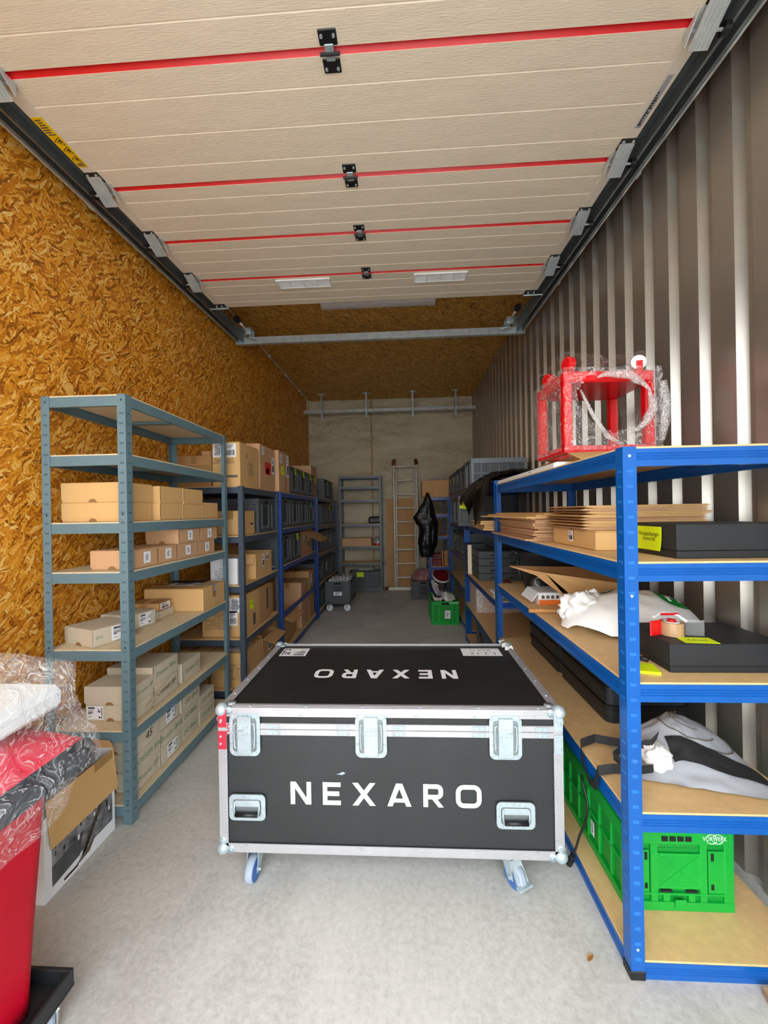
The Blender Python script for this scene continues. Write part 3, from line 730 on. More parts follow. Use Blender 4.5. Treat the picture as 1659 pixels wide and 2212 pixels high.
def nexaro(M, total, h, th_=.0009):
    ws = {'N': 1.02, 'E': .88, 'X': 1.12, 'A': 1.16, 'R': .98, 'O': 1.22}; gap = .58
    unit = total/(sum(ws.values())+5*gap); x = -total/2
    for ch in 'NEXARO':
        w = ws[ch]*unit; m = MB(M)
        for p in glyph(ch, w, h, h*.2):
            n = len(p); area = sum(p[i].x*p[(i+1) % n].y-p[(i+1) % n].x*p[i].y for i in range(n))
            pp = p if area > 0 else p[::-1]
            th_ += .00004; m.add([(x+a.x, a.y-h/2, th_) for a in pp], [tuple(range(n))])
        m.build('letter', 'white_paper', fc); x += w+gap*unit
nexaro(FRONT(-.012, -.0005+.008, .408), .772, .092)
nexaro(FR((-.02, .345, CZb-.006), (-1, 0, 0), (0, -1, 0)), .70, .10)
# labels on the lid
def lidsheet(cx, cy, w, h):
    return MB().box(cx-w/2, cx+w/2, cy-h/2, cy+h/2, CZb-.006, CZb-.0052).build('label_sheet', 'white_paper', fc)
s = sticker(fc, FR((-.555, .64, CZb-.006), (-1, 0, 0), (0, -1, 0)), .15, .115, 'ship', 3, name='label_sheet')
s = lidsheet(.505, .645, .215, .11)
stuff(text('1.2.12', .05, 'ink_soft', s, FR((.515, .62, CZb-.005), (-1, 0, 0), (0, -1, 0)), 'handwriting', 1.2))
stuff(text('(Hall 1)', .034, 'ink_soft', s, FR((.505, .672, CZb-.005), (-1, 0, 0), (0, -1, 0)), 'handwriting', 1.1))
m = MB(T(-.02, 0, .035)); m.add([(-.19, .0073, .452), (-.165, .0073, .449), (-.15, .0073, .456), (-.162, .0073, .462), (-.175, .0073, .455)], [(0, 1, 2, 3, 4)]); m.build('scuff_mark', 'rubber_grey', fc)
# castors
for (x, y, a, brake) in ((-.575, .085, math.pi-.1, False), (.50, .085, math.pi+.5, True), (-.565, Dp-.11, .8, False), (.50, Dp-.11, 2.2, False)):
    ca = bpy.data.objects.new('castor', None); col.objects.link(ca); ca.parent = fc; ca.location = (x, y, 0); ca.rotation_euler = (0, 0, a)
    m = MB(); m.cbox(-.05, .05, -.043, .043, CZa-.008, CZa, .002); m.cyl((0, 0, CZa-.03), (0, 0, CZa-.008), .032, 16)
    m.build('mount_plate', 'bright_steel', ca)
    m = MB()
    for s in (-1, 1): m.prism([(-.03, CZa-.03), (.03, CZa-.03), (.035, .1), (.045, .045), (.015, .04), (-.012, .09)], s*.024-.0015, s*.024+.0015, 0)
    m.box(-.025, .025, -.03, .03, CZa-.033, CZa-.029); m.cyl((-.034, .03, .052), (.034, .03, .052), .007, 8)
    m.build('fork', 'bright_steel', ca)
    Mw = T(0, .03, .052) @ RY(math.pi/2)
    MB(Mw).lathe([(.034, -.016), (.049, -.016), (.052, -.008), (.052, .008), (.049, .016), (.034, .016)], 26, caps=False).build('tyre', 'rubber_grey', ca, smooth=True)
    MB(Mw).lathe([(.012, -.0165), (.045, -.0168), (.045, .0168), (.012, .0165)], 26).build('wheel_hub', 'rubber_blue', ca)
    if brake:
        m = MB(RZ(math.pi)); m.add([(-.022, -.035, .12), (.022, -.035, .12), (.026, -.078, .055), (-.026, -.078, .055), (-.022, -.02, .115), (.022, -.02, .115), (.026, -.065, .048), (-.026, -.065, .048)], [(0, 3, 2, 1), (4, 5, 6, 7), (0, 1, 5, 4), (1, 2, 6, 5), (2, 3, 7, 6), (3, 0, 4, 7)])
        m.cbox(-.034, .034, -.095, -.07, .042, .052, .002); m.build('brake_pedal', 'bright_steel', ca)
# torn tape on the far corner
rd = random.Random(4)
m = MB()
for k in range(9):
    x, y = hw-.03+rd.uniform(-.03, .05), Dp-.03+rd.uniform(-.09, .02)
    m.add([(x+rd.uniform(-.03, .03), y+rd.uniform(-.03, .03), CZb+.004+rd.uniform(0, .02)) for _ in range(4)], [(0, 1, 2, 3), (3, 2, 1, 0)])
stuff(m.build('torn_tape', 'white_bag', fc))
# ================================================================== boxes and crates: builders
def face(f, w, d, h, u=0, v=0):
    "frame on a box side; u, v run -1..1 over the face"
    return {'E': EAST(w/2+.0006, u*d/2, h/2+v*h/2), 'W': WEST(-w/2-.0006, -u*d/2, h/2+v*h/2), 'F': FRONT(u*w/2, -d/2-.0006, h/2+v*h/2), 'T': TOP(u*w/2, v*d/2, h+.0022)}[f]
def deco(t, w, d, h, items):
    for it in items:
        f, u, v, kind = it[:4]; M = face(f, w, d, h, u, v)
        if kind == 'text': text(it[4], it[5], it[6] if len(it) > 6 else 'ink_soft', t, M @ T(0, 0, .0008) @ RZ(it[7] if len(it) > 7 else 0), 'lettering', shear=it[8] if len(it) > 8 else 0)
        elif kind == 'note': note(t, M @ RZ(it[5] if len(it) > 5 else 0), it[6] if len(it) > 6 else .076, it[6] if len(it) > 6 else .076, it[4])
        elif kind == 'tape': MB(M).cbox(-it[4]/2, it[4]/2, -it[5]/2, it[5]/2, 0, .0012, .0003).build('tape', it[6] if len(it) > 6 else 'tape', t)
        else: sticker(t, M @ RZ(it[6] if len(it) > 6 else 0), it[4], it[5], kind, seed=hash((u, v)) % 99 if False else int(abs(u*37+v*91+w*1000)) % 97)
def carton(label, x0, x1, y0, y1, z, h, m='kraft', items=(), rz=0, seam='y', tape=True, group=None, name='cardboard_box', cat='cardboard box'):
    w, d = x1-x0, y1-y0
    t = thing(name, label, cat, ((x0+x1)/2, (y0+y1)/2, z), rz, group)
    MB().cbox(-w/2, w/2, -d/2, d/2, 0, h-.004, .004).build('body', m, t)
    g = .0015
    if seam == 'y':
        for a, b in ((-w/2+.001, -g), (g, w/2-.001)): MB().cbox(a, b, -d/2+.001, d/2-.001, h-.004, h, .0012).build('flap', m, t)
        if tape:
            MB().box(-.025, .025, -d/2, d/2, h, h+.0007).build('tape', 'tape', t)
            MB().box(-.025, .025, -d/2-.0008, -d/2, h-min(.07, h*.6), h).build('tape', 'tape', t)
    else:
        for a, b in ((-d/2+.001, -g), (g, d/2-.001)): MB().cbox(-w/2+.001, w/2-.001, a, b, h-.004, h, .0012).build('flap', m, t)
        if tape:
            MB().box(-w/2, w/2, -.025, .025, h, h+.0007).build('tape', 'tape', t)
            for sx in (-1, 1): MB().box(min(sx*w/2, sx*(w/2+.0008)), max(sx*w/2, sx*(w/2+.0008)), -.025, .025, h-min(.09, h*.6), h).build('tape', 'tape', t)
    deco(t, w, d, h, items); return t
def open_carton(label, x0, x1, y0, y1, z, h, m='kraft2', flaps=((0, .2, -.6),), items=(), rz=0, fill=True):
    "flaps: (side E/W/N/F, length, lift angle in rad, 0 = level outwards)"
    w, d = x1-x0, y1-y0; t = thing('open_cardboard_box', label, 'cardboard box', ((x0+x1)/2, (y0+y1)/2, z), rz); k = .004
    b = MB(); b.box(-w/2, w/2, -d/2, d/2, 0, k)
    b.box(-w/2, -w/2+k, -d/2, d/2, k, h); b.box(w/2-k, w/2, -d/2, d/2, k, h); b.box(-w/2+k, w/2-k, -d/2, -d/2+k, k, h); b.box(-w/2+k, w/2-k, d/2-k, d/2, k, h)
    b.build('body', m, t)
    for (sd, ln, an) in flaps:
        M = {'E': T(w/2, 0, h), 'W': T(-w/2, 0, h) @ RZ(math.pi), 'N': T(0, d/2, h) @ RZ(math.pi/2), 'F': T(0, -d/2, h) @ RZ(-math.pi/2)}[sd] @ RY(-an)
        hw_ = (d if sd in 'EW' else w)/2-.003
        f = MB(M); f.cbox(0, ln, -hw_, hw_, -.002, .002, .0008); f.build('flap', m, t)
    deco(t, w, d, h, items); return t
def mailer(label, x0, x1, y0, y1, z, h, m='kraft', items=(), rz=0, group=None, notch='F'):
    w, d = x1-x0, y1-y0; t = thing('mailer_box', label, 'box', ((x0+x1)/2, (y0+y1)/2, z), rz, group)
    MB().cbox(-w/2+.002, w/2-.002, -d/2+.002, d/2-.002, 0, h-.006, .002).build('tray', m, t)
    l = MB(); l.cbox(-w/2, w/2, -d/2, d/2, h-.006, h, .0025); l.box(-w/2, w/2, -d/2, -d/2+.002, .012, h-.004)
    l.box(w/2-.0018, w/2, -d/2, d/2, .006, h-.004); l.build('lid', m, t)
    n = 10; c = MB()
    c.add([(.022*math.cos(math.pi*i/n), -d/2-.0007, .001+.018*math.sin(math.pi*i/n)) for i in range(n+1)], [tuple(range(n+1))[::-1]])
    c.build('thumb_notch', 'kraft_in', t)
    deco(t, w, d, h, items); return t
def ring(m, x, y, z0, z1, th, mi=0):
    m.cbox(-x, x, -y, -y+th, z0, z1, .002, mi); m.cbox(-x, x, y-th, y, z0, z1, .002, mi)
    m.cbox(-x, -x+th, -y+th, y-th, z0, z1, .002, mi); m.cbox(x-th, x, -y+th, y-th, z0, z1, .002, mi)
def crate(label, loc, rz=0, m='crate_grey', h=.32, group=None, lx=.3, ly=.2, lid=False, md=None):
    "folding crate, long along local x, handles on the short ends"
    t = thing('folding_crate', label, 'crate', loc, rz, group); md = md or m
    b = MB(); a = lx-.012; c = ly-.012; k = .005
    b.box(-a, a, -c, c, .008, .014); b.box(-a, a, -c, -c+k, .014, h-.02); b.box(-a, a, c-k, c, .014, h-.02); b.box(-a, -a+k, -c+k, c-k, .014, h-.02); b.box(a-k, a, -c+k, c-k, .014, h-.02)
    b.build('body', md, t)
    r = MB(); ring(r, lx, ly, h-.055, h, .016); r.build('rim', m, t)
    r = MB(); ring(r, lx, ly, 0, .032, .016); r.build('base_frame', m, t)
    r = MB()
    for sx in (-1, 1):
        for sy in (-1, 1): r.cbox(min(sx*lx, sx*(lx-.035)), max(sx*lx, sx*(lx-.035)), min(sy*ly, sy*(ly-.035)), max(sy*ly, sy*(ly-.035)), .032, h-.055, .003)
        for q in (-.088, .088): r.cbox(min(sx*(lx-.002), sx*(lx-.014)), max(sx*(lx-.002), sx*(lx-.014)), q-.013, q+.013, .032, h-.055, .002)
        r.cbox(min(sx*(lx-.004), sx*(lx-.014)), max(sx*(lx-.004), sx*(lx-.014)), -.075, .075, h*.5-.004, h*.5+.004, .001)
        for q in (-.045, .045): r.cbox(min(sx*(lx-.001), sx*(lx-.014)), max(sx*(lx-.001), sx*(lx-.014)), q-.012, q+.012, .034, .062, .002)
    for sy in (-1, 1):
        for q in [-.19, -.095, 0, .095, .19]: r.cbox(q-.006, q+.006, min(sy*(ly-.002), sy*(ly-.014)), max(sy*(ly-.002), sy*(ly-.014)), .032, h-.055, .002)
        r.cbox(-lx+.035, lx-.035, min(sy*(ly-.003), sy*(ly-.014)), max(sy*(ly-.003), sy*(ly-.014)), h*.5-.006, h*.5+.006, .001)
    stuff(r.build('ribs', m, t))
    for sx in (-1, 1):
        g = MB(EAST(sx*(lx+.0006), 0, 0) if sx > 0 else WEST(-lx-.0006, 0, 0))
        g.prism([(-.055, h-.048), (.055, h-.048), (.055, h-.03), (.04, h-.018), (-.04, h-.018), (-.055, h-.03)], -.0003, .0003, 2); g.build('handle_opening', 'crate_hole', t)
        p = MB(); p.box(min(sx*(lx-.0118), sx*(lx-.0105)), max(sx*(lx-.0118), sx*(lx-.0105)), -.07, .07, .07, h-.075); p.build('end_panel', 'crate_dark' if m.startswith('crate') else md, t)
    if lid:
        l = MB(); l.cbox(-lx, lx, -ly, ly, h, h+.018, .004); l.cbox(-lx+.03, lx-.03, -ly+.03, ly-.03, h+.018, h+.022, .003); l.build('lid', m, t)
    return t

# ================================================================== tall teal shelf, level by level
z = L1L[4]
G = 'kraft lidded boxes on the fifth level of the teal-grey shelf'
mailer('kraft lidded box with thumb notch under another wide box, end of teal shelf', -1.795, -1.45, 1.935, 2.15, z, .102, 'kraft')
mailer('wide kraft lidded box with thumb notch, top of the stack at shelf end', -1.79, -1.447, 1.93, 2.152, z+.102, .104, 'kraft')
mailer('kraft box below another, next to the wide stack, paler corner', -1.78, -1.41, 2.17, 2.38, z, .1, 'kraft', group=G)
mailer('kraft box on top of the second stack on the teal shelf', -1.78, -1.408, 2.168, 2.382, z+.1, .1, 'kraft', group=G)
mailer('lower kraft box of the third stack on the teal shelf', -1.77, -1.41, 2.405, 2.63, z, .1, 'kraft', group=G)
mailer('upper kraft box of the third stack on the teal shelf', -1.77, -1.405, 2.403, 2.635, z+.1, .1, 'kraft', group=G)
mailer('single kraft box at the far end of the row of kraft stacks', -1.75, -1.41, 2.65, 2.86, z, .115, 'kraft')
z = L1L[3]
LB = ('E', .1, .05, 'star', .055, .062)
mailer('kraft box with torn notch at the open end of the labelled row', -1.645, -1.41, 1.94, 2.135, z, .1, 'kraft3', [LB])
mailer('second kraft box of the labelled row, nothing stacked on it', -1.64, -1.41, 2.14, 2.32, z, .1, 'kraft3', [LB])
mailer('third labelled kraft box, carrying the first upper one', -1.63, -1.41, 2.325, 2.555, z, .1, 'kraft3', [LB])
mailer('labelled kraft box in the last place of the lower row', -1.63, -1.41, 2.565, 2.80, z, .1, 'kraft3', [LB])
mailer('upper labelled kraft box beside a step down to single boxes', -1.62, -1.405, 2.34, 2.575, z+.1, .092, 'kraft3', [LB])
mailer('upper labelled kraft box next to the far post', -1.62, -1.405, 2.585, 2.835, z+.1, .092, 'kraft3', [LB])
z = L1L[2]
SH = lambda s=.1: ('E', .35, .05, 'ship', .095, .075)
mailer('low grey-beige card box with shipping label, turned askew at shelf end', -1.79, -1.55, 1.92, 2.13, z, .09, 'greycard', [SH(), ('E', -.7, 0, 'text', 'ZIG', .022, 'ink_green')], rz=-.35)
mailer('grey-beige card box with shipping label behind the shelf post', -1.79, -1.575, 2.175, 2.355, z, .09, 'greycard', [('E', .2, .05, 'ship', .09, .07)], rz=-.2)
mailer('thin whitish card box under a small brown parcel', -1.80, -1.59, 2.415, 2.575, z, .048, 'greycard')
carton('small flat brown parcel with white end label', -1.80, -1.60, 2.42, 2.57, z+.0495, .05, 'kraft2', [('E', 0, 0, 'barcode', .1, .04)])
carton('wide brown carton with grey tape, black sleeve on its top', -1.82, -1.395, 2.60, 2.92, z, .16, 'kraft', [('T', -.1, .2, 'lines', .2, .15), ('E', .1, .75, 'tape', .03, .05, 'rubber_grey'), ('T', .5, 0, 'tape', .22, .03, 'rubber_grey'), ('T', -.2, .65, 'tape', .28, .09, 'ink')], seam='x')
z = L1L[1]
GW = lambda s, sz=.04, c='ink_green': ('E', .05, .1, 'text', s, sz, c, .05, .2)
mailer('grey-beige box with shipping label on its end, lowest at shelf end', -1.695, -1.43, 1.955, 2.10, z, .086, 'greycard', [('F', -.62, .05, 'ship', .09, .07)])
mailer('grey-beige box on top of the one with end label', -1.70, -1.425, 1.95, 2.105, z+.086, .098, 'greycard', [GW('Dossier EP', .03)])
mailer('grey-beige box under a handwritten one, lid flap burst open', -1.67, -1.43, 2.115, 2.34, z, .11, 'greycard', [GW('Dossier BP', .04, 'ink')])
mailer('handwritten grey-beige box on top of the burst one', -1.70, -1.43, 2.11, 2.345, z+.11, .11, 'greycard', [GW('Dossier BAG', .036)])
mailer('lone grey-beige box at far end of the same level', -1.68, -1.43, 2.40, 2.61, z, .125, 'greycard', [GW('Dossier OP', .036)])
fl = MB(); fl.add([(-1.425, 2.0, .49), (-1.425, 2.19, .56), (-1.388, 2.24, .60), (-1.388, 2.02, .53)], [(0, 1, 2, 3)])
fo = fl.build('card_flap', 'greycard', thick=.002); tag(fo, 'loose grey-beige card flap leaning on the stacked boxes', 'card')
z = L1L[0]
names = ['bottom', 'middle', 'top']
txt = [['Dossier EP', 'DOSSIER BAG', '45'], ['', 'Dossier BAG', ''], ['DO BAG', 'DO BAG', 'DO BAG'], ['DO BAG', 'DO BAG']]
yy = [(1.95, 2.135), (2.15, 2.355), (2.365, 2.575), (2.59, 2.785)]
who = ['stack by the near shelf post', 'stack with two shipping labels', 'third three-high stack', 'last two-high stack']
for k, (a, b) in enumerate(yy):
    for q, s in enumerate(txt[k]):
        it = [GW(s, .04 if s != '45' else .06, 'ink_green' if s != '45' else 'ink')] if s else [('E', .15, .05, 'ship', .1, .075)]
        dx = random.uniform(-.01, .008)
        mailer('%s grey-beige box of the %s on the lowest level' % (names[q] if len(txt[k]) == 3 else ['lower', 'upper'][q], who[k]), -1.665+dx, -1.42+dx, a, b, z+q*.1, .099, 'greycard', it)

# ================================================================== slate shelf
z = L2L[4]
carton('brown taped carton beside the wall, on top of the slate shelf', -1.885, -1.585, 3.12, 3.48, z, .265, 'kraft2', [('F', .2, -.1, 'text', 'PCS', .03, 'ink'), ('F', 0, .2, 'tape', .28, .05)])
carton('pale carton half hidden behind the taped one, its back higher', -1.88, -1.67, 3.52, 3.90, z, .37, 'kraft3')
carton('large taped carton with white arrow label and printed side, slate shelf top', -1.56, -1.328, 3.085, 3.49, z, .365, 'kraft', [('F', -.55, .62, 'lines', .09, .11), ('F', .35, .62, 'barcode', .09, .11), ('F', -.15, .18, 'text', 'TSG  DEPOT', .03, 'ink'), ('F', -.15, .06, 'text', 'LOT  0002075', .03, 'ink'), ('F', .4, -.55, 'tape', .1, .02, 'ink_soft'), ('E', -.3, .45, 'text', 'X', .05, 'ink'), ('E', .1, -.15, 'text', 'ARTIKEL\nLOT\nPIECES\nGROSS', .035)], seam='y')
carton('tall carton with red document pouch and white labels', -1.66, -1.33, 3.53, 3.94, z, .43, 'kraft3', [('E', .05, .0, 'tape', .17, .12, 'red_joint'), ('E', 0, -.12, 'tape', .07, .055, 'white_paper'), ('E', -.6, .72, 'lines', .06, .07), ('E', .75, .2, 'barcode', .07, .17)])
z = L2L[3]
carton('kraft carton with open flap on the second level of slate shelf', -1.56, -1.33, 3.15, 3.38, z, .205, 'kraft', [('E', .4, -.1, 'tape', .05, .015, 'ink')])
z = L2L[2]
carton('white carton with printed address lines on the slate shelf', -1.605, -1.375, 3.11, 3.27, z, .215, 'white_paper', [('F', -.2, -.15, 'text', 'An:\nFirma Lager\nStrasse Nr.\nPaket 1/1\nBeutel', .024)], tape=False)
open_carton('brown carton with lifted lid flap and side labels on slate shelf', -1.59, -1.325, 3.38, 3.79, z, .22, 'kraft', (('W', .25, .55), ('F', .1, -.9)), [('E', -.1, .3, 'barcode', .05, .12), ('E', .4, .6, 'barcode', .05, .08)])
z = L2L[1]
carton('large shipping carton with white labels and neon note, slate shelf', -1.685, -1.318, 3.115, 3.41, z, .345, 'kraft', [('F', .62, .55, 'text', 'Ship By\nCarton No.\n3 of 7', .03, 'ink'), ('F', .6, .52, 'lines', .12, .12), ('F', .45, -.1, 'barcode', .07, .12), ('F', -.25, -.25, 'text', 'ARTICLE NO.\nLOT\nPieces per carton 15 un\nDimensions\nNet Weight 6 KG\nGross Weight 8 KG', .028), ('E', -.1, .4, 'note', 'Kabel'), ('E', .3, -.4, 'tape', .05, .1, 'ink_soft')])
carton('battered carton behind the neon-noted one on slate shelf', -1.66, -1.33, 3.46, 3.75, z, .34, 'kraft2', [('E', .4, .2, 'tape', .05, .2, 'ink_soft')])
carton('plain brown carton in the far bay end of slate shelf', -1.70, -1.36, 3.77, 3.92, z, .31, 'kraft2')
z = L2L[0]
carton('bottom carton with printed article block, white papers on its lid', -1.62, -1.325, 3.108, 3.48, z, .285, 'kraft', [('F', .45, -.1, 'text', 'STYLE NO. SUPER\nARTICLE NO. 700\nG.W. 10 KG\nN.W. 12 KG\nMEAS. CM', .034, 'ink_soft'), ('T', .25, -.2, 'ship', .16, .2), ('T', -.35, .3, 'ship', .15, .12)])
carton('dark brown carton against the wall on the bottom level', -1.88, -1.64, 3.10, 3.5, z, .31, 'kraft2')
open_carton('bottom carton with torn flaps spilling towards the aisle', -1.625, -1.33, 3.53, 3.90, z, .26, 'kraft2', (('E', .12, -.35), ('F', .07, .9), ('N', .01, .8)), [('E', .0, .2, 'barcode', .08, .1)])
# ================================================================== crates on the left shelves
c0 = crate('grey folding crate with its long side turned out, slate shelf second level', (-1.62, 3.655, L2L[3]), 0, 'crate_grey')
GL = 'grey folding crates in rows on the left shelves'
def crate_at(x, y, z, label, rz=0, grp=GL, nt=None, src=None, col_=None):
    c = dup(src or c0, (x, y, z), rz, label, grp)
    if nt:
        for (dy, txt, mt_) in nt: note(c, EAST(.302, dy, .27), .075, .08, txt, mt_)
    return c
# blue shelf
z = L3L[3]
carton('tall narrow carton with neon note and white labels on the blue shelf', -1.78, -1.30, 3.985, 4.355, z, .44, 'kraft3', [('E', -.55, .62, 'lines', .07, .09), ('E', -.35, .05, 'note', 'Sport', .04, .1), ('E', .7, .35, 'barcode', .07, .24), ('E', .2, -.6, 'tape', .03, .16)])
for k, y in enumerate((4.575, 4.98, 5.385)):
    crate_at(-1.598, y, z, 'noted grey crate on top of the dark blue shelf, %s' % ['next to the tall narrow carton', 'middle of three', 'next to the brown carton'][k], nt=[(.02-.03*k, ['Sensor', 'Kabel', 'Akku'][k], 'note')])
carton('brown carton with neon note on the corner shelf behind three noted crates', -1.86, -1.35, 5.63, 5.98, L4L[4], .47, 'kraft3', [('E', .4, .1, 'note', 'II', .02, .09)], seam='x')
z = L3L[2]
for k, y in enumerate((4.171, 4.572, 4.973, 5.374)):
    crate_at(-1.592, y, z, ['grey folding crate at the near end of the upper crate row', 'grey folding crate, second of the upper crate row', 'grey folding crate, third of the upper crate row', 'grey folding crate with a light blue note on the blue shelf'][k] if k != 9 else '', nt=[(-.05, 'Blau', 'blue_note')] if k == 3 else None)
z = L3L[1]
crate_at(-1.592, 4.18, z, 'grey folding crate below the upper row, no note on it')
crate_at(-1.592, 4.59, z, 'grey folding crate with neon note beside the open carton', nt=[(.02, 'Batterie', 'note')])
open_carton('brown carton with a wide flap hanging out over the aisle', -1.80, -1.30, 4.82, 5.40, z, .31, 'kraft2', (('E', .28, -.45), ('N', .02, 1.3)), [('E', -.5, .3, 'barcode', .04, .12), ('E', .3, .1, 'barcode', .07, .2)])
z = L3L[0]
open_carton('brown carton with its flap bent down, bottom of dark blue shelf', -1.78, -1.33, 4.03, 4.5, z, .35, 'kraft2', (('E', .16, -.3), ('F', .02, -.5), ('N', .02, 1.1)), [('E', -.2, -.2, 'text', 'STEPS', .05, 'ink_soft')])
carton('tall dark carton by the wall behind the bent flap', -1.88, -1.56, 4.52, 4.80, z, .68, 'kraft2', [('F', 0, .2, 'text', 'LOT 7', .04)])
carton('carton carrying another one, bottom of dark blue shelf', -1.68, -1.31, 4.83, 5.22, z, .27, 'kraft3', [('E', 0, 0, 'tape', .05, .2)])
carton('upright brown carton on top of the bottom one, dark blue shelf', -1.67, -1.31, 4.82, 5.2, z+.27, .31, 'kraft3', [('E', .2, .1, 'tape', .04, .12)])
carton('carton with long white label at the far end, dark blue shelf', -1.72, -1.31, 5.235, 5.53, z, .66, 'kraft2', [('E', -.2, .45, 'barcode', .07, .26)])
carton('small taped parcel between the cartons on dark blue shelf', -1.54, -1.36, 4.55, 4.76, z, .2, 'kraft2', [('T', 0, 0, 'tape', .1, .08, 'film_dense')])
# corner shelf
for lv, spec in ((4, ((6.42, [(.1, 'A', 'note')]), (6.84, [(.05, 'B', 'note')]))), (3, ((6.22, None), (6.63, [(.0, 'C', 'note')]), (7.04, [(0, 'D', 'note')]))), (2, ((5.83, None), (6.235, None), (6.64, None), (7.045, None))), (1, ((5.83, None), (6.235, None), (6.64, None), (7.045, None))), (0, ((5.84, None), (6.245, None)))):
    ys_ = [q[0] for q in spec]
    for k, (y, nt) in enumerate(spec):
        c = crate_at(-1.588, y, L4L[lv], 'dim grey crate %s, corner shelf by the back wall' % (['on the lowest level', 'on the second level', 'on the middle level', 'on the fourth level', 'on the very top'][lv]), nt=nt, grp='dim grey crates on the corner shelf, level %d' % (lv+1))
        if nt: c['label'] = c['label'].replace('dim grey crate', 'dim grey crate with neon note')
        if lv == 2 and k == 2: c['label'] = 'dim grey crate with white slip label, middle level of the corner shelf'
        if lv == 1 and k == 1: c['label'] = 'dim grey crate with white printed sheet, second level of the corner shelf'
        if lv == 2 and k == 2: sticker(c, EAST(.302, .03, .17), .06, .13, 'lines', 2)
        if lv == 1 and k == 1: sticker(c, EAST(.302, .09, .19), .09, .14, 'lines', 3)
# bottle-like appliance between the crates
bt = thing('spray_bottle', 'black appliance with white cap and red cap next to dim crates', 'bottle', (-1.36, 5.68, L4L[3]))
MB().lathe([(.035, 0), (.04, .01), (.04, .16), (.03, .2), (.014, .22), (.014, .25)], 14).build('body', 'black_plastic', bt, smooth=True)
MB().lathe([(.02, .25), (.022, .255), (.022, .29), (.016, .3)], 14).build('cap', 'white_plastic', bt, smooth=True)
MB(EAST(.0405, -.004, .08)).box(-.012, .012, -.04, .03, 0, .001).build('label_sticker', 'white_paper', bt)
bt = thing('spray_bottle', 'squat black bottle with red cap beside the white-capped one', 'bottle', (-1.37, 5.80, L4L[3]))
MB().lathe([(.045, 0), (.05, .01), (.05, .14), (.03, .18), (.02, .2)], 14).build('body', 'black_plastic', bt, smooth=True)
MB().lathe([(.022, .2), (.022, .235), (.012, .245)], 14).build('cap', 'red_joint', bt, smooth=True)

# ================================================================== narrow grey shelf at the back
bx = thing('black_case', 'small black soft case on the grey shelf by the back wall', 'case', (-.56, 7.60, BSL[3]))
MB().cbox(-.125, .125, -.08, .08, 0, .13, .025).build('shell', 'black_plastic', bx)
MB().tube([(-.05, -.083, .06), (-.045, -.1, .075), (.045, -.1, .075), (.05, -.083, .06)], .006, 6).build('handle', 'black_plastic', bx)
carton('flat brown carton lying on the narrow grey shelf', -1.20, -.63, 7.45, 7.74, BSL[2], .15, 'kraft3', seam='x')
bg_ = thing('foil_bag', 'small crumpled silver foil bag with red base', 'bag', (-.52, 7.58, BSL[2]))
rd = random.Random(11)
MB().grid(lambda a, b: ((.05+.02*math.sin(b*3.1))*math.cos(a*6.283)*(1-.6*b**3)+rd.uniform(-.006, .006), (.04+.015*math.sin(b*3.1))*math.sin(a*6.283)*(1-.6*b**3)+rd.uniform(-.006, .006), .03+b*.15), 14, 8).build('bag', 'alu', bg_)
MB().lathe([(.05, 0), (.062, .005), (.062, .03), (.05, .035)], 14).build('base', 'red_joint', bg_)
c = crate_at(-.768, 7.59, BSL[0], 'dark grey lidded crate with neon note under the narrow shelf', 0, None); c['label'] = 'dark grey crate with neon note at the bottom of the narrow grey shelf'
if 'group' in c: del c['group']
note(c, FRONT(-.08, -.2005, .27), .13, .09, 'Service\nNew')
wp = MB(); rd = random.Random(3)
wp.grid(lambda a, b: (-.9+a*.3, 7.48+b*.16, BSL[0]+.335+.02*math.sin(a*19)*math.cos(b*13)+rd.uniform(0, .012)), 14, 8)
tag(wp.build('plastic_wrap', 'film_dense', thick=.001), 'crumpled clear wrap lying in the crate under the narrow shelf', 'plastic wrap')

# ================================================================== crate on a dolly
DX, DY = -1.045, 6.27
dl = thing('dolly', 'grey plastic dolly with four white wheels', 'dolly', (DX, DY, 0))
MB().cbox(-.205, .205, -.305, .305, .125, .155, .006).build('deck', 'crate_grey', dl)
MB().box(-.17, .17, -.27, .27, .11, .125).build('frame', 'crate_dark', dl)
for sx in (-1, 1):
    for sy in (-1, 1):
        w = bpy.data.objects.new('castor', None); col.objects.link(w); w.parent = dl; w.location = (sx*.14, sy*.24, 0); w.rotation_euler = (0, 0, 1.25 if sy < 0 else .2)
        MB(T(0, 0, .056) @ RY(math.pi/2)).lathe([(.012, -.016), (.048, -.016), (.056, -.008), (.056, .008), (.048, .016), (.012, .016)], 20).build('wheel', 'white_plastic', w, smooth=False)
        m = MB()
        for s in (-1, 1): m.prism([(-.02, .11), (.02, .11), (.012, .045), (-.012, .045)], s*.021-.002, s*.021+.002, 0)
        m.build('fork', 'galv', w)
c = crate_at(DX, DY, .155, 'dark grey crate full of plastic bags standing on the wheeled dolly', -math.pi/2, None)
if 'group' in c: del c['group']
sticker(c, FR((.302, .0, .13), (0, 1, 0), (0, 0, 1)), .13, .06, 'lines', 5)
rd = random.Random(9)
wp = MB(); wp.grid(lambda a, b: (DX-.16+a*.32, DY-.26+b*.5, .155+.29+.05*math.sin(a*17+b*5)*math.sin(b*14)+rd.uniform(0, .025)), 16, 16)
tag(wp.build('plastic_bags', 'film_dense', thick=.001), 'crumpled clear plastic bags heaped in the crate on the dolly', 'plastic bag')
from mathutils import noise as nz
def NO(x, y, z=0, s=1.0): return nz.noise(Vector((x*s, y*s, z*s)))
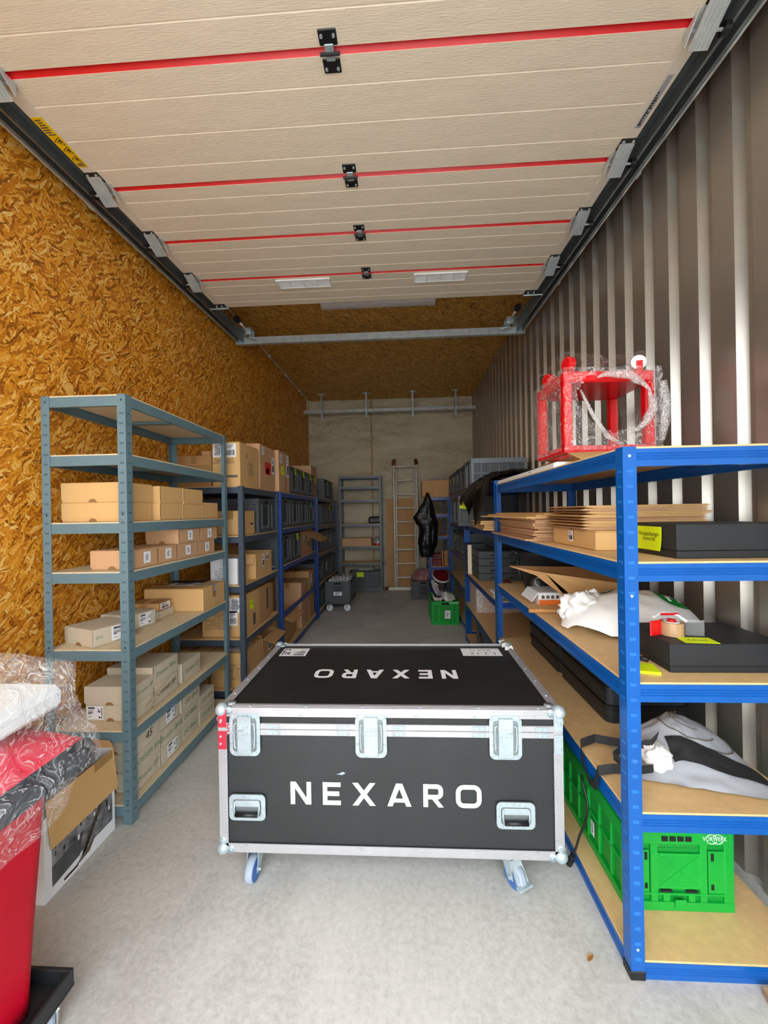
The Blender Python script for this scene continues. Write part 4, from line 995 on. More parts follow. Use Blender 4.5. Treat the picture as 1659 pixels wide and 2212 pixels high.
# ================================================================== back wall: ladder, sheet, bag, floor crates
cs = MB(); cs.cbox(-.345, .25, -.004, .004, 0, 1.82, .001)
o = cs.build('cardboard_sheet', 'kraft2'); o.location = (0, 7.765, 0); o.rotation_euler = (math.radians(-1.5), 0, 0)
tag(o, 'tall brown cardboard sheet standing behind the ladder', 'cardboard sheet')
ld = thing('ladder', 'old white-painted ladder with rusty hooks leaning on the back wall', 'ladder', (.05, 7.62, 0), rot=(math.radians(-1.6), 0, 0))
for sx in (-1, 1):
    MB().cyl((sx*.225, 0, .03), (sx*.225, 0, 2.5), .02, 10).build('rail', 'ladder', ld, smooth=True)
    MB().cyl((sx*.185, .012, .03), (sx*.185, .012, 2.4), .014, 10).build('inner_rail', 'ladder', ld, smooth=True)
    MB().tube([(sx*.225, 0, 2.48), (sx*.222, .01, 2.55), (sx*.215, .05, 2.585), (sx*.215, .10, 2.57)], .034, 10).build('hook', 'rust', ld, smooth=True)
for k in range(9):
    MB().cyl((-.225, 0, .25+k*.275), (.225, 0, .25+k*.275), .016, 8).build('rung', 'ladder', ld, smooth=True)
MB().cbox(-.38, .30, -.02, .02, .0, .06, .006).build('foot_bar', 'ladder', ld)
MB().cbox(-.43, -.36, -.025, .025, .0, .065, .006).build('foot_cap', 'rust', ld)

# black bin bag hanging on the corner of the narrow blue shelf
def bag_pt(a, b):
    t = b; ang = a*2*math.pi
    r = .02+.14*min(1, t*2.4)*(1-.35*max(0, t-.75)*4*.6)
    r = .015+.135*min(1, (t*1.9))**.8*(1 if t < .8 else 1-(t-.8)*2.2)
    x = .40+.03*math.sin(t*3)-.03*t; z_ = 1.86-t*1.06; y = 6.36
    f = 1+.22*NO(math.cos(ang)*1.2, math.sin(ang)*1.2, t*2.5, 2.2)+.1*NO(math.cos(ang)*2, math.sin(ang)*2, t*9, 2)
    px = x+r*f*math.cos(ang); py = y+r*.75*f*math.sin(ang)
    tip = max(0, 1-abs(t-.34)/.2)*max(0, math.cos(ang-math.pi))**4
    return (px-tip*.15, py-tip*.03, z_-.05*tip)
o = MB().grid(bag_pt, 40, 40).build('bin_bag', 'film_black', smooth=True); tag(o, 'black plastic bin bag hanging on the narrow blue shelf beside the ladder', 'bin bag')

c = crate_at(.33, 7.09, 0, 'dark crate on the floor under red cushion, beside the ladder', -math.pi/2, None)
if 'group' in c: del c['group']
rc = MB(); rc.grid(lambda a, b: (.33+.19*math.cos(a*6.283)*math.sin(b*1.57)*(1+.1*NO(a*5, b*3)), 6.98+.17*math.sin(a*6.283)*math.sin(b*1.57), .322+.19*math.cos(b*1.57)*(1+.1*NO(a*4, b*4, 3))), 24, 10)
o = rc.build('red_cushion', 'dark_red', smooth=True); tag(o, 'dark red round cushion in clear film on the floor crate', 'cushion')
MB().grid(lambda a, b: (.33+.21*math.cos(a*6.283)*math.sin(b*1.75)*(1+.2*NO(a*7, b*5)), 6.98+.19*math.sin(a*6.283)*math.sin(b*1.75), .335+.2*math.cos(b*1.57)*(1+.15*NO(a*6, b*6, 3))), 24, 10).build('film', 'film', o, smooth=True)
dr = thing('round_drum', 'round red disc with white rim lying tilted on the dark crate', 'disc', (.645, 6.80, .40), rot=(math.radians(38), math.radians(12), 0))
MB().lathe([(.15, 0), (.165, .004), (.165, .045), (.155, .05), (.152, .043)], 30, caps=False).build('rim', 'white_plastic', dr, smooth=True)
MB().lathe([(.001, .04), (.05, .036), (.11, .04), (.155, .043)], 30, caps=False).build('skin', 'dark_red', dr, smooth=True)
MB().lathe([(.155, .003), (.001, .003)], 30, caps=False).build('back', 'black_plastic', dr)

# ================================================================== narrow blue shelf
carton('brown carton with loose clear wrap on top of the narrow blue shelf', .32, .765, 6.45, 6.80, R4L[3], .275, 'kraft2', tape=False, seam='x')
o = MB().grid(lambda a, b: (.42+a*.3, 6.5+b*.2, R4L[3]+.282+.035*abs(NO(a*4, b*4, 1, 2))+.03*abs(NO(a*9, b*9))), 16, 10).build('plastic_wrap', 'film_dense', thick=.0008); tag(o, 'loose clear plastic wrap on the brown carton beside the ladder', 'plastic wrap')
for k, (h_, w_) in enumerate(((.26, .02), (.25, .06))):
    t = thing('picture_frame', ['thin light wooden panel standing on the narrow blue shelf', 'light wooden frame with carved strip on the narrow blue shelf'][k], 'frame', (.66+k*.058, 6.62, R4L[0]))
    f = MB(); f.cbox(-w_/2, w_/2, -.02, .02, 0, h_, .004); f.build('panel', 'wood', t)
    if k: MB(FRONT(0, -.0215, h_/2)).box(-.012, .012, -h_*.35, h_*.35, 0, .003).build('carved_strip', 'kraft_in', t)
for k in range(2):
    t = thing('red_carton', ['lower small red carton beside the wooden panels', 'upper small red carton beside the wooden panels'][k], 'box', (.555, 6.66, R4L[0]+k*.105))
    MB().cbox(-.075, .075, -.09, .09, 0, .1, .006).build('body', 'dark_red', t); MB(FRONT(0, -.0905, .05)).cbox(-.03, .03, -.02, .02, 0, .002, .0005).build('handle_slot', 'ink', t)

# ================================================================== crates on the right blue shelves
GR = 'grey crates with their ends to the aisle, top of the far right shelf'
for k, y in enumerate((4.90, 5.31, 5.72, 6.13)):
    c = crate_at(1.055, y, R3L[4], 'grey crate on top of far right blue shelf, %s' % ['beside the draped black sheet', 'with white label', 'noted, in mid row', 'noted, beside brown carton'][k], math.pi, GR)
    if k in (2, 3): note(c, EAST(.302, .05, .2), .07, .09, 'IV')
    if k == 1: sticker(c, EAST(.302, .0, .2), .05, .11, 'lines', 8)
for k, y in enumerate((4.935, 5.34, 5.745)):
    c = crate_at(1.061, y, R3L[2], 'dim grey crate on the middle level of the far right shelf', math.pi, 'dim crates on the middle level of the far right shelf')
    if k == 2: note(c, EAST(.302, .05, .2), .06, .09, 'V'); c['label'] = 'dim grey crate with neon note, middle level of the far right shelf'
carton('brown carton with white printed film side, low on far right shelf', .80, 1.25, 4.75, 5.2, R3L[1], .30, 'kraft2', [('F', -.85, 0, 'lines', .06, .2)])
c = crate_at(.895, 4.40, R2L[3], 'grey crate with neon note and white label sticking out over the aisle', 0, None)
if 'group' in c: del c['group']
note(c, FRONT(-.235, -.2006, .235) @ RZ(-.12), .095, .10, 'Small\nRobo'); sticker(c, FRONT(-.1, -.2002, .25), .04, .085, 'lines', 6)
# light crate and black sheet on top of the middle unit
c1 = crate('light grey large crate half under the black plastic sheet', (1.04, 4.40, R2L[4]), 0, 'light_crate', .33, md='crate_grey')
hat = thing('baseball_cap', 'black cap lying on the crates above the far right shelf', 'cap', (.93, 5.42, R3L[4]+.32))
MB().grid(lambda a, b: (.11*math.cos(a*6.283)*math.cos(b*1.57), .13*math.sin(a*6.283)*math.cos(b*1.57), .11*math.sin(b*1.57)*(1+.15*NO(a*5, b*3))), 20, 8).build('crown', 'bag_black', hat, smooth=True)
MB().grid(lambda a, b: ((.10+.08*b)*math.cos(2.2+a*1.9), (.12+.09*b)*math.sin(2.2+a*1.9), .012-.006*b), 10, 3).build('brim', 'bag_black', hat, thick=.004)
def sheet(a, b):
    x = .60+a*.72; y = 3.10+b*1.05
    if a > .14: zt = R2L[4]+.012+.13*math.sin(math.pi*min(1, max(0, (a-.1)/.95)))*(.5+.5*b)
    else: zt = R2L[4]+.012-(.14-a)*2.6*(.35+1.1*abs(NO(b*3, 1.3)))
    zt += .05*NO(a*5, b*6, 2)*(1 if a > .2 else .3)+.02*NO(a*14, b*16)
    return (x+.03*NO(b*5, a*3, 7) if a < .2 else x, y, max(zt, R2L[4]+.006) if a > .19 else zt)
o = MB().grid(sheet, 46, 46).build('plastic_sheet', 'film_black', smooth=True); tag(o, 'black plastic sheet draped over the top of the blue shelf', 'plastic sheet')
# flat bins
for k in range(4):
    t = thing('flat_bin', ['lowest flat grey bin of a stack of four on the blue shelf', 'second flat grey bin of the stack on the blue shelf', 'third flat grey bin of the stack on the blue shelf', 'topmost flat grey bin of the stack on the blue shelf'][k], 'bin', (1.03, 4.15, R2L[2]+k*.076), group='stacked flat grey bins')
    m = MB(); m.cbox(-.27+.006*k*0, .27, -.19, .19, 0, .068, .006); m.build('tray', 'crate_grey', t)
    m = MB(); ring(m, .275, .195, .056, .074, .012); m.build('rim', 'crate_grey', t)
    for f in (0, 1): MB(FRONT(-.13+f*.2, -.1905, .032)).box(-.03, .03, -.006, .006, 0, .0006).build('handle_slot', 'crate_hole', t)
t = thing('drawer_unit', 'small dark drawer unit with a cream front edge', 'drawer unit', (.84, 4.525, R2L[2]))
MB().cbox(-.11, .09, -.10, .10, 0, .34, .004).build('body', 'crate_dark', t)
for k in range(4): MB().cbox(-.118, -.11, -.09, .09, .012+k*.082, .085+k*.082, .003).build('drawer_front', 'crate_grey', t)
MB().cbox(-.115, -.07, -.112, -.101, .0, .33, .003).build('edge_board', 'chip_edge', t)
wc = carton('carton tightly wrapped in clear film on the second level', .76, 1.22, 4.12, 4.52, R2L[1], .31, 'kraft3', [('F', -.85, 0, 'lines', .05, .2)], tape=False)
MB().grid(lambda a, b: (-.235+a*.47+.004*NO(a*20, b*20), -.205-.006*abs(NO(a*9, b*14, 2)), .005+b*.30), 18, 14).build('film', 'film_dense', wc)
MB().grid(lambda a, b: (-.235-.006*abs(NO(a*9, b*14, 4)), -.2+a*.4, .005+b*.30), 18, 14).build('film', 'film_dense', wc)
MB(FRONT(.0, -.213, .15)).box(-.003, .003, -.15, .15, 0, .001).build('strap', 'ink', wc)
c = crate_at(1.02, 3.72, R2L[0], 'grey crate at the bottom of the blue shelf, behind the flight case', 0, None)
if 'group' in c: del c['group']
ps = thing('paper_stack', 'small pile of white leaflets on the blue shelf level', 'papers', (.83, 3.30, R2L[2]))
for k in range(4): MB(T(0, 0, .004+k*.008) @ RZ(.1*k-.15)).box(-.08, .08, -.11, .11, -.004, .003).build('leaflet', 'white_paper', ps)
t = thing('brown_pouch', 'small dark brown pouch behind the leaflets', 'pouch', (.90, 3.52, R2L[2]))
MB().sph((0, 0, .05), .07, (1, .7, .72), 14, 8).build('pouch', 'rust', t, smooth=True); MB().cyl((-.03, 0, .09), (.03, 0, .09), .012, 8).build('closure', 'kraft_in', t)
for k in range(5):
    m = MB(T(.865, 3.42, R2L[3]+.006+k*.016) @ RZ(.05*(k % 3)-.06)); m.cbox(-.20-.008*k, .2, -.25, .25, -.006, .008, .002)
    o = m.build('flattened_carton', 'kraft'); tag(o, 'flattened brown carton in the small pile behind the tall cardboard pile, layer %s' % ['one', 'two', 'three', 'four', 'five'][k], 'flattened carton', 'small pile of flattened cartons')

# ================================================================== green crate on the floor
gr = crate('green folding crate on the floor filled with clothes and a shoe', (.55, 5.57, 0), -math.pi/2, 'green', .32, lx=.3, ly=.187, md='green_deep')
sticker(gr, EAST(.302, .03, .14) @ RZ(-.05), .075, .11, 'star', 4); 
stuff(text('VORWERK', .026, 'white_paper', gr, EAST(.3012, .12, .297)))
rd = random.Random(5)
o = MB().grid(lambda a, b: (.40+a*.31, 5.32+b*.48, .30+.07*abs(NO(a*3, b*4, 5, 1.5))+.05*math.sin(a*3)*math.sin(b*3.1)), 20, 20).build('white_cloth', 'white_bag', smooth=True); tag(o, 'white and grey cloth heaped in the green floor crate', 'cloth')
sh = thing('shoe', 'grey and black sports shoe in the green floor crate', 'shoe', (.43, 5.455, .425), rot=(math.radians(35), 0, .3))
MB().grid(lambda a, b: (.045*math.cos(a*6.283)*(.6+.4*math.sin(b*3.14)), -.12+b*.26, .03+.05*(math.sin(a*6.283)*.5+.5)*(.4+.6*b)), 16, 10).build('upper', 'grey_sticker', sh, smooth=True)
MB().cbox(-.045, .045, -.13, .15, 0, .025, .01).build('sole', 'black_plastic', sh)
MB().tube([(-.03, .02, .09), (0, .05, .105), (.03, .02, .09)], .005, 6).build('laces', 'white_plastic', sh)

# ================================================================== bright blue shelf: top
z = R1L[4]
t = thing('white_profile', 'long white plastic profile lying along the blue shelf edge', 'profile', (.785, 2.50, z))
MB().prism([(-.055, 0), (.055, 0), (.055, .02), (.04, .026), (-.04, .026), (-.055, .02)], -.6, .5, 1).build('bar', 'white_plastic', t)
MB(T(0, -.6, .013)).cyl((0, -.004, 0), (0, 0, 0), .011, 14).build('end_plug', 'white_paper', t)
MB(WEST(-.0555, -.25, .012)).box(-.012, .012, -.004, .004, 0, .001).build('clip', 'grille_back', t)
for k in range(3):
    m = MB(T(1.06, 2.14+.02*k, z+.004+k*.0225) @ RZ(.03*k)); m.cbox(-.20, .24, -.22, .22, -.003, .018, .001)
    o = m.build('flattened_carton', 'kraft2'); tag(o, 'flattened carton under the red stand, %s layer' % ['lowest', 'middle', 'upper'][k], 'flattened carton', 'flattened cartons under the red stand')
fo = MB(); fo.add([(.80, 1.905, z+.068), (.99, 1.885, z+.068), (.95, 1.62, z+.004), (.755, 1.66, z+.004)], [(0, 3, 2, 1)]); 
o = fo.build('cardboard_flap', 'kraft', thick=.004); tag(o, 'bent cardboard flap hanging out below the red stand', 'cardboard flap')
# red frame, upside down with castors up
ZR = z+.072; FW, FD, FH = .445, .34, .40
rf = thing('wheeled_stand', 'red lacquered open stand wrapped in torn clear film, castors on top', 'stand', (.785+FW/2, 1.93+FD/2, ZR), .04)
a, b = FW/2, FD/2
for sx in (-1, 1):
    for sy in (-1, 1): MB().cbox(min(sx*a, sx*(a-.045)), max(sx*a, sx*(a-.045)), min(sy*b, sy*(b-.045)), max(sy*b, sy*(b-.045)), .035, FH-.055, .006).build('upright', 'red_paint', rf)
m = MB(); ring(m, a, b, 0, .035, .045); m.build('bottom_frame', 'red_paint', rf)
m = MB(); m.cbox(-a, a, -b, b, FH-.055, FH, .008); m.build('top_panel', 'red_paint', rf)
for (x, y) in ((-a+.05, -b+.05), (a-.05, -b+.05), (-a+.05, b-.05), (a-.05, b-.05)):
    w = bpy.data.objects.new('castor', None); col.objects.link(w); w.parent = rf; w.location = (x, y, FH); w.rotation_euler = (0, 0, .25 if x < 0 else 1.35)
    MB(T(0, 0, .05) @ RY(math.pi/2)).lathe([(.012, -.016), (.03, -.018), (.036, -.014), (.036, .014), (.03, .018), (.012, .016)], 22).build('wheel', 'white_plastic' if y < 0 and x > 0 else 'red_paint', w, smooth=False)
    m = MB(); m.box(-.024, -.02, -.014, .014, 0, .055); m.box(.02, .024, -.014, .014, 0, .055); m.box(-.024, .024, -.014, .014, 0, .006); m.build('fork', 'red_paint', w)
# film: front with a torn hole, left side, over the castors
def hole(u, v):
    dx, dy = (u-.52)/.40, (v-.60)/.36
    return dx*dx+dy*dy*1.0 < .95+.35*NO(u*3, v*3, 9)
m = MB(); nu, nv = 36, 30; V = {}
for i in range(nu+1):
    for j in range(nv+1):
        u, v = i/nu, j/nv
        V[i, j] = (-a-.006+u*(FW+.03)+.006*NO(u*9, v*9), -b-.012-.02*abs(NO(u*5, v*6, 1, 1.5))-.012*abs(NO(u*14, v*14)), v*FH+.01)
for i in range(nu):
    for j in range(nv):
        if not hole((i+.5)/nu, (j+.5)/nv): m.add([V[i, j], V[i+1, j], V[i+1, j+1], V[i, j+1]], [(0, 1, 2, 3)])
m.build('film', 'film', rf, smooth=True)
m = MB(); m.grid(lambda u, v: (-a-.012-.018*abs(NO(u*6, v*6, 4, 1.5)), b-u*FD, v*FH+.008), 24, 24); m.build('film', 'film', rf, smooth=True)
m = MB(); m.grid(lambda u, v: (a+.012+.045*math.sin(v*3.1)*(.6+.5*NO(u*4, v*4)), -b+u*FD, v*FH), 20, 20); m.build('film', 'film', rf, smooth=True)
m = MB(); m.grid(lambda u, v: (-a+u*FW, -b+v*FD, FH+.012+.083*min(1, 3.2*min(1-abs(2*u-1)+.28, 1))*(.92 if 0 else 1)*(.35+.65*abs(2*u-1)**.3)+.008*NO(u*9, v*9)), 24, 14); m.build('film', 'film', rf, smooth=True)
pts = []
for k in range(15):
    an = math.radians(118-k*13); r_ = (.36*FW, .34*FH)
    pts.append((.02*FW+r_[0]*math.cos(an)*1.12, -b-.03-.008*math.sin(k*2.1), .56*FH+r_[1]*math.sin(an)*1.1))
MB().tube(pts, [.004+.016*abs(math.sin(k*.45))+.003*(k % 2) for k in range(15)], 8).build('bunched_film', 'film_dense', rf, smooth=True)
MB().tube([(a+.03, -b-.01, .34), (a+.055, -b+.01, .25), (a+.045, -b, .14), (a+.02, -b-.01, .05)], [.016, .024, .022, .012], 8).build('bunched_film', 'film_dense', rf, smooth=True)
MB().tube([(-.15, -b-.02, .30), (-.10, -b-.03, .18), (-.03, -b-.03, .07), (.05, -b-.025, .03)], [.005, .010, .012, .008], 8).build('bunched_film', 'film_dense', rf, smooth=True)

# ================================================================== bright blue shelf: second level from the top
z = R1L[3]
rd = random.Random(21)
for k in range(16):     # far pile of flat cartons
    h0 = z+.0045+k*.0098; dx = rd.uniform(-.012, .012)-(.10 if k in (13,) else .06 if k == 14 else .05 if k == 0 else 0); rz_ = rd.uniform(-.02, .02)+(.1 if k > 12 else 0)
    m = MB(T(1.015+dx, 2.60+rd.uniform(-.02, .02), h0) @ RZ(rz_))
    m.cbox(-.275, .275, -.40, .40, -.0044, .0044, .001)
    o = m.build('flattened_carton', 'kraft3' if k < 12 else 'kraft'); tag(o, 'flattened carton in the tall pile jutting over the aisle, %s' % ('one of the flush lower layers' if k not in (0, 13, 14, 15) else {0: 'bottom layer sticking out', 13: 'upper layer sticking out furthest', 14: 'upper layer sticking out slightly', 15: 'topmost layer'}[k]), 'flattened carton', 'tall pile of flattened cartons')
pc = carton('kraft parcel with barcode label under the folded cartons', .80, 1.12, 1.645, 2.10, z, .082, 'kraft', [('W', -.05, .2, 'barcode', .045, .05)], seam='x')
for k in range(8):      # near pile: folded cartons, each a flat V
    h0 = z+.088+k*.0135; dx = rd.uniform(-.015, .015)
    m = MB(T(1.05+dx, 1.92+rd.uniform(-.01, .01), h0) @ RZ(rd.uniform(-.03, .03)))
    m.prism([(-.275, .0005), (-.25, .0068), (.25, .0075), (.27, .003), (.25, .0008), (-.20, .0008)], -.20, .20, 1)
    m.prism([(-.265, -.001), (-.22, -.0055), (.25, -.0055), (.262, -.002), (.25, .0002), (-.2, .0002)], -.20, .20, 1)
    o = m.build('folded_carton', 'kraft' if k % 3 else 'kraft3'); tag(o, 'folded brown carton in the pile on the barcode parcel, %s' % ('inner layer' if 0 < k < 7 else 'bottom layer' if k == 0 else 'top layer'), 'flattened carton', 'folded cartons on the barcode parcel')
def storage_box(label, x0, x1, y0, y1, z, h):
    t = thing('storage_box', label, 'box', ((x0+x1)/2, (y0+y1)/2, z)); w, d = x1-x0, y1-y0
    MB().cbox(-w/2, w/2, -d/2, d/2, 0, h*.22, .002).build('base', 'black_board', t)
    MB().cbox(-w/2-.002, w/2+.002, -d/2-.002, d/2+.002, h*.23, h, .002).build('lid', 'black_board', t)
    return t
bb = storage_box('black leatherette box with neon packing-material note', .935, 1.30, 1.365, 1.62, z, .118)
note(bb, WEST(-.1862, .015, .062), .14, .088, 'Verpackungs-\nmaterial')

# ================================================================== bright blue shelf: middle level
z = R1L[2]
tb = thing('mortar_tub', 'black round mortar tub with handle on the blue shelf', 'tub', (1.03, 2.85, z))
MB().lathe([(.14, 0), (.15, .004), (.172, .11), (.176, .112), (.19, .25), (.205, .255), (.205, .275), (.192, .278), (.186, .25), (.165, .1), (.14, .012)], 32, caps=False).build('shell', 'bucket', tb, smooth=True)
MB().lathe([(.145, .008), (.001, .008)], 32, caps=False).build('bottom', 'bucket', tb)
MB().tube([(-.2, -.04, .25), (-.235, -.03, .27), (-.245, 0, .275), (-.235, .03, .27), (-.2, .04, .25)], .009, 8).build('grip', 'bucket', tb, smooth=True)
MB().tube([(-.205, -.02, .25), (-.215, -.05, .16), (-.20, -.07, .09)], .011, 8).build('handle', 'bucket', tb, smooth=True)
tt = thing('teal_tub', 'dark teal plastic tub behind the loose cardboard', 'tub', (1.18, 2.46, z))
MB().lathe([(.10, 0), (.11, .005), (.12, .15), (.13, .152), (.13, .17), (.115, .17), (.10, .02)], 26, caps=False).build('shell', 'teal_tub', tt, smooth=True)
MB().lathe([(.105, .01), (.001, .01)], 26, caps=False).build('bottom', 'teal_tub', tt)
cb = thing('loose_cardboard', 'opened brown carton sheet lying slanted over the boxes', 'cardboard sheet', (0, 0, 0))
A, B, Cc, Dd = at(1100, 1223, Y=2.42), at(1178, 1238, Y=2.24), at(1350, 1262, Y=2.20), at(1345, 1226, Y=2.46)
m = MB(); m.add([A, B, Cc, Dd], [(0, 1, 2, 3)]); m.build('panel', 'kraft2', cb, thick=.004)
E1, E2 = at(1340, 1300, Y=2.17), at(1242, 1292, Y=2.16)
m = MB(); m.add([B, Cc, E1, E2], [(0, 3, 2, 1)]); m.build('panel', 'kraft', cb, thick=.004)
m = MB(); m.add([A, at(1158, 1243, Y=2.27), at(1228, 1296, Y=2.22), B], [(0, 1, 2, 3)]); m.build('flap', 'kraft2', cb, thick=.004)
wo = thing('white_box', 'white retail box with orange band, its lid open', 'box', (.87, 2.44, z))
MB().cbox(-.07, .07, -.10, .10, 0, .075, .003).build('body', 'white_plastic', wo)
MB(FRONT(0, -.1005, .017)).box(-.07, .07, -.016, .016, 0, .0008).build('orange_band', 'orange', wo)
pm = MB(FRONT(0, -.1005, .05))
for q in range(4): pm.prism([(-.045+q*.028+x*.009, y*.011) for x, y in ((-1, -1), (1, -1), (1, .5), (0, 1), (-1, .5))], 0, .0008, 2)
stuff(pm.build('print', 'ink_soft', wo))
lidm = MB(T(-.07, 0, .075) @ RY(math.radians(-52)) @ RZ(math.pi)); lidm.cbox(0, .07, -.10, .10, -.002, .002, .0008); lidm.build('lid_flap', 'white_plastic', wo)
lidm = MB(T(-.07, 0, .075) @ RY(math.radians(-52)) @ RZ(math.pi)); lidm.box(.045, .066, -.1005, .1005, -.0035, -.002); lidm.build('orange_band', 'orange', wo)
ap = thing('black_appliance', 'black rounded appliance with a white ring mark behind the white box', 'appliance', (.90, 2.615, z))
MB().grid(lambda u, v: (.09*math.cos(u*6.283)*math.cos(v*1.57)**.6, .065*math.sin(u*6.283)*math.cos(v*1.57)**.6, .13*math.sin(v*1.57)+.02), 24, 10).build('shell', 'black_metal', ap, smooth=True)
MB().lathe([(.07, 0), (.08, .01), (.08, .03)], 20).build('base', 'black_plastic', ap)
MB(T(-.02, -.062, .10) @ RX(math.radians(60))).tube([(.03*math.cos(k*.35), .03*math.sin(k*.35), 0) for k in range(14)], .0018, 5).build('ring_mark', 'white_plastic', ap)
stk = thing('wooden_stick', 'short wooden stick poking over the blue shelf edge', 'stick', (.80, 2.16, z+.0135))
MB(RZ(-.06)).cyl((-.115, 0, 0), (.16, 0, 0), .012, 10).build('shaft', 'wood', stk, smooth=True); MB(RZ(-.06)).cyl((-.1165, 0, 0), (-.115, 0, 0), .006, 8).build('end_hole', 'kraft_in', stk)
def bagz(x, y):
    u, v = (x-1.075)/.31, (y-1.90)/.215
    r = u*u+v*v
    return z+.008+(.165*max(0, 1-r)**.6)*(1+.16*NO(x*6, y*6, 3))+.018*NO(x*14, y*14, 5)*max(0, 1-r)
def bag_sheet(a, b):
    an = a*2*math.pi; r = b**.8
    ex = 1+.13*NO(math.cos(an)*1.5, math.sin(an)*1.5, 2)
    x = 1.075+.31*r*math.cos(an)*ex; y = 1.90+.205*r*math.sin(an)*ex
    x = min(x, 1.375)
    return (x, y, max(bagz(x, y), z+.004))
wb_ = thing('white_bag', 'white cloth bag with green print, bunched shut, on the middle level', 'bag', (0, 0, 0))
MB().grid(bag_sheet, 64, 26).build('bag', 'white_bag', wb_, smooth=True)
def knot(a, b):
    an = a*2*math.pi; ph = (b-.5)*math.pi
    r = .085*(1+.30*NO(math.cos(an)*1.6, math.sin(an)*1.6, ph*1.4, 1.5)+.16*NO(math.cos(an)*4, math.sin(an)*4, ph*4, 1.4)+.08*NO(math.cos(an)*9, math.sin(an)*9, ph*8))
    return (.885+1.35*r*math.cos(ph)*math.cos(an), 1.93+1.0*r*math.cos(ph)*math.sin(an), max(z+.08+.95*r*math.sin(ph), z+.002))
MB().grid(knot, 56, 32).build('gathered_neck', 'white_bag', wb_, smooth=True)
for (cx, cy, rx, ry) in ((1.24, 1.86, .07, .06), (1.0, 1.99, .05, .045)):
    MB().grid(lambda a, b: (cx+rx*b*math.cos(a*6.283), cy+ry*b*math.sin(a*6.283), bagz(cx+rx*b*math.cos(a*6.283), cy+ry*b*math.sin(a*6.283))+.003), 24, 5).build('green_print', 'green_deep', wb_, smooth=True)
    m = MB()
    for (x0, x1, y0, y1) in ((-.4, -.2, -.5, .5), (.2, .4, -.5, .5), (-.2, .2, -.1, .1)):
        m.grid(lambda a, b: (cx+rx*(x0+(x1-x0)*a), cy+ry*(y0+(y1-y0)*b), bagz(cx+rx*(x0+(x1-x0)*a), cy+ry*(y0+(y1-y0)*b))+.005), 2, 4)
    stuff(m.build('print', 'white_paper', wb_))
bb = storage_box('black leatherette box carrying a tape dispenser', .915, 1.30, 1.378, 1.635, z, .10)
td = thing('tape_dispenser', 'red tape dispenser with brown roll on the black box', 'tape dispenser', (.985, 1.475, z+.10))
MB().lathe([(.026, .002), (.038, .002), (.038, .05), (.026, .05), (.026, .002)], 28, caps=False).build('tape_roll', 'brass_tape', td, smooth=False)
MB().lathe([(.0235, .0), (.0255, .0), (.0255, .052), (.0235, .052), (.0235, 0)], 24, caps=False).build('core', 'white_plastic', td)
MB().cyl((0, 0, 0), (0, 0, .058), .014, 14).build('spindle', 'red_joint', td)
m = MB(T(-.06, -.005, 0) @ RZ(.35)); m.cbox(-.028, .028, -.003, .003, .0, .055, .002); m.build('side_plate', 'red_joint', td)
MB().tube([(-.045, .03, .058), (0, .06, .066), (.05, .05, .062), (.075, .03, .04)], .006, 8).build('handle', 'white_plastic', td)
MB().cbox(-.01, .06, .045, .055, .06, .068, .002).build('handle_inset', 'red_joint', td)
m = MB(T(.075, -.01, 0) @ RZ(-.2)); m.box(-.03, .03, -.001, .001, .0, .058); m.build('blade_guard', 'clear', td)
nn = MB(T(1.03, 1.413, z+.1006) @ RZ(-.1)).box(-.055, .055, -.03, .03, 0, .001).build('sticky_note', 'note'); tag(nn, 'neon note stuck on the lid of the black box', 'sticky note')
stuff(text('Kartons', .02, 'ink', nn, T(1.03, 1.413, z+.102) @ RZ(-.1), 'handwriting'))
nn = MB(T(.835, 1.405, z) @ RZ(-.25)).box(-.045, .045, -.04, .04, 0, .010).build('sticky_note_pad', 'note'); tag(nn, 'neon sticky note pad beside the blue shelf post', 'note pad')
mk = thing('marker_pen', 'black and white marker pen beside the black box', 'pen', (.872, 1.505, z+.008))
MB().cyl((-.03, .04, 0), (0, 0, 0), .008, 10).build('barrel', 'white_plastic', mk, smooth=True); MB().cyl((0, 0, 0), (.025, -.032, 0), .0082, 10).build('cap', 'black_plastic', mk, smooth=True)

# ================================================================== bright blue shelf: second level
z = R1L[1]
for j, (ya, yb) in enumerate(((1.83, 2.375), (2.39, 2.935))):
    for k in range(4):
        t = thing('black_tray', 'black plastic stacking tray, %s of the %s stack on the blue shelf' % (['lowest', 'second', 'third', 'topmost'][k], ['near', 'far'][j]), 'tray', (1.115, (ya+yb)/2, z+k*.084), group='black stacking trays')
        d_ = (yb-ya)/2
        MB().prism([(p[0], p[1]) for p in rrect(.37, d_*2-.012, .035)], 0, .06, 2).build('tray', 'bucket', t)
        MB().prism([(p[0], p[1]) for p in rrect(.385, d_*2, .04)], .06, .082, 2).build('rim', 'black_plastic', t)
# grey tote bag lying flat
def tote(u, v):
    P = (Vector((.80, 1.46)), Vector((1.278, 1.34)), Vector((1.31, 1.74)), Vector((.87, 1.70)))
    p = P[0].lerp(P[1], u).lerp(P[3].lerp(P[2], u), v)
    e = min(u, 1-u, .5)*2; f = min(v*1.35, 1)*min((1-v)*2.2, 1)
    hgt = .01+.15*(e**.6)*(min(1, v*1.5)**1.1)*min(1, (1-v)*5)*(.75+.35*u)+.02*NO(u*4, v*4, 6)*e*f+.008*NO(u*11, v*11)*e
    return (p.x, p.y, z+max(.002, hgt))
tg = thing('tote_bag', 'light grey tote bag with black gusset lying on the blue shelf', 'bag', (0, 0, 0))
m = MB(); nu, nv = 44, 40; V = [[tote(i/nu, j/nv) for j in range(nv+1)] for i in range(nu+1)]
vs = [p for r in V for p in r]; w_ = nv+1
f0, f1 = [], []
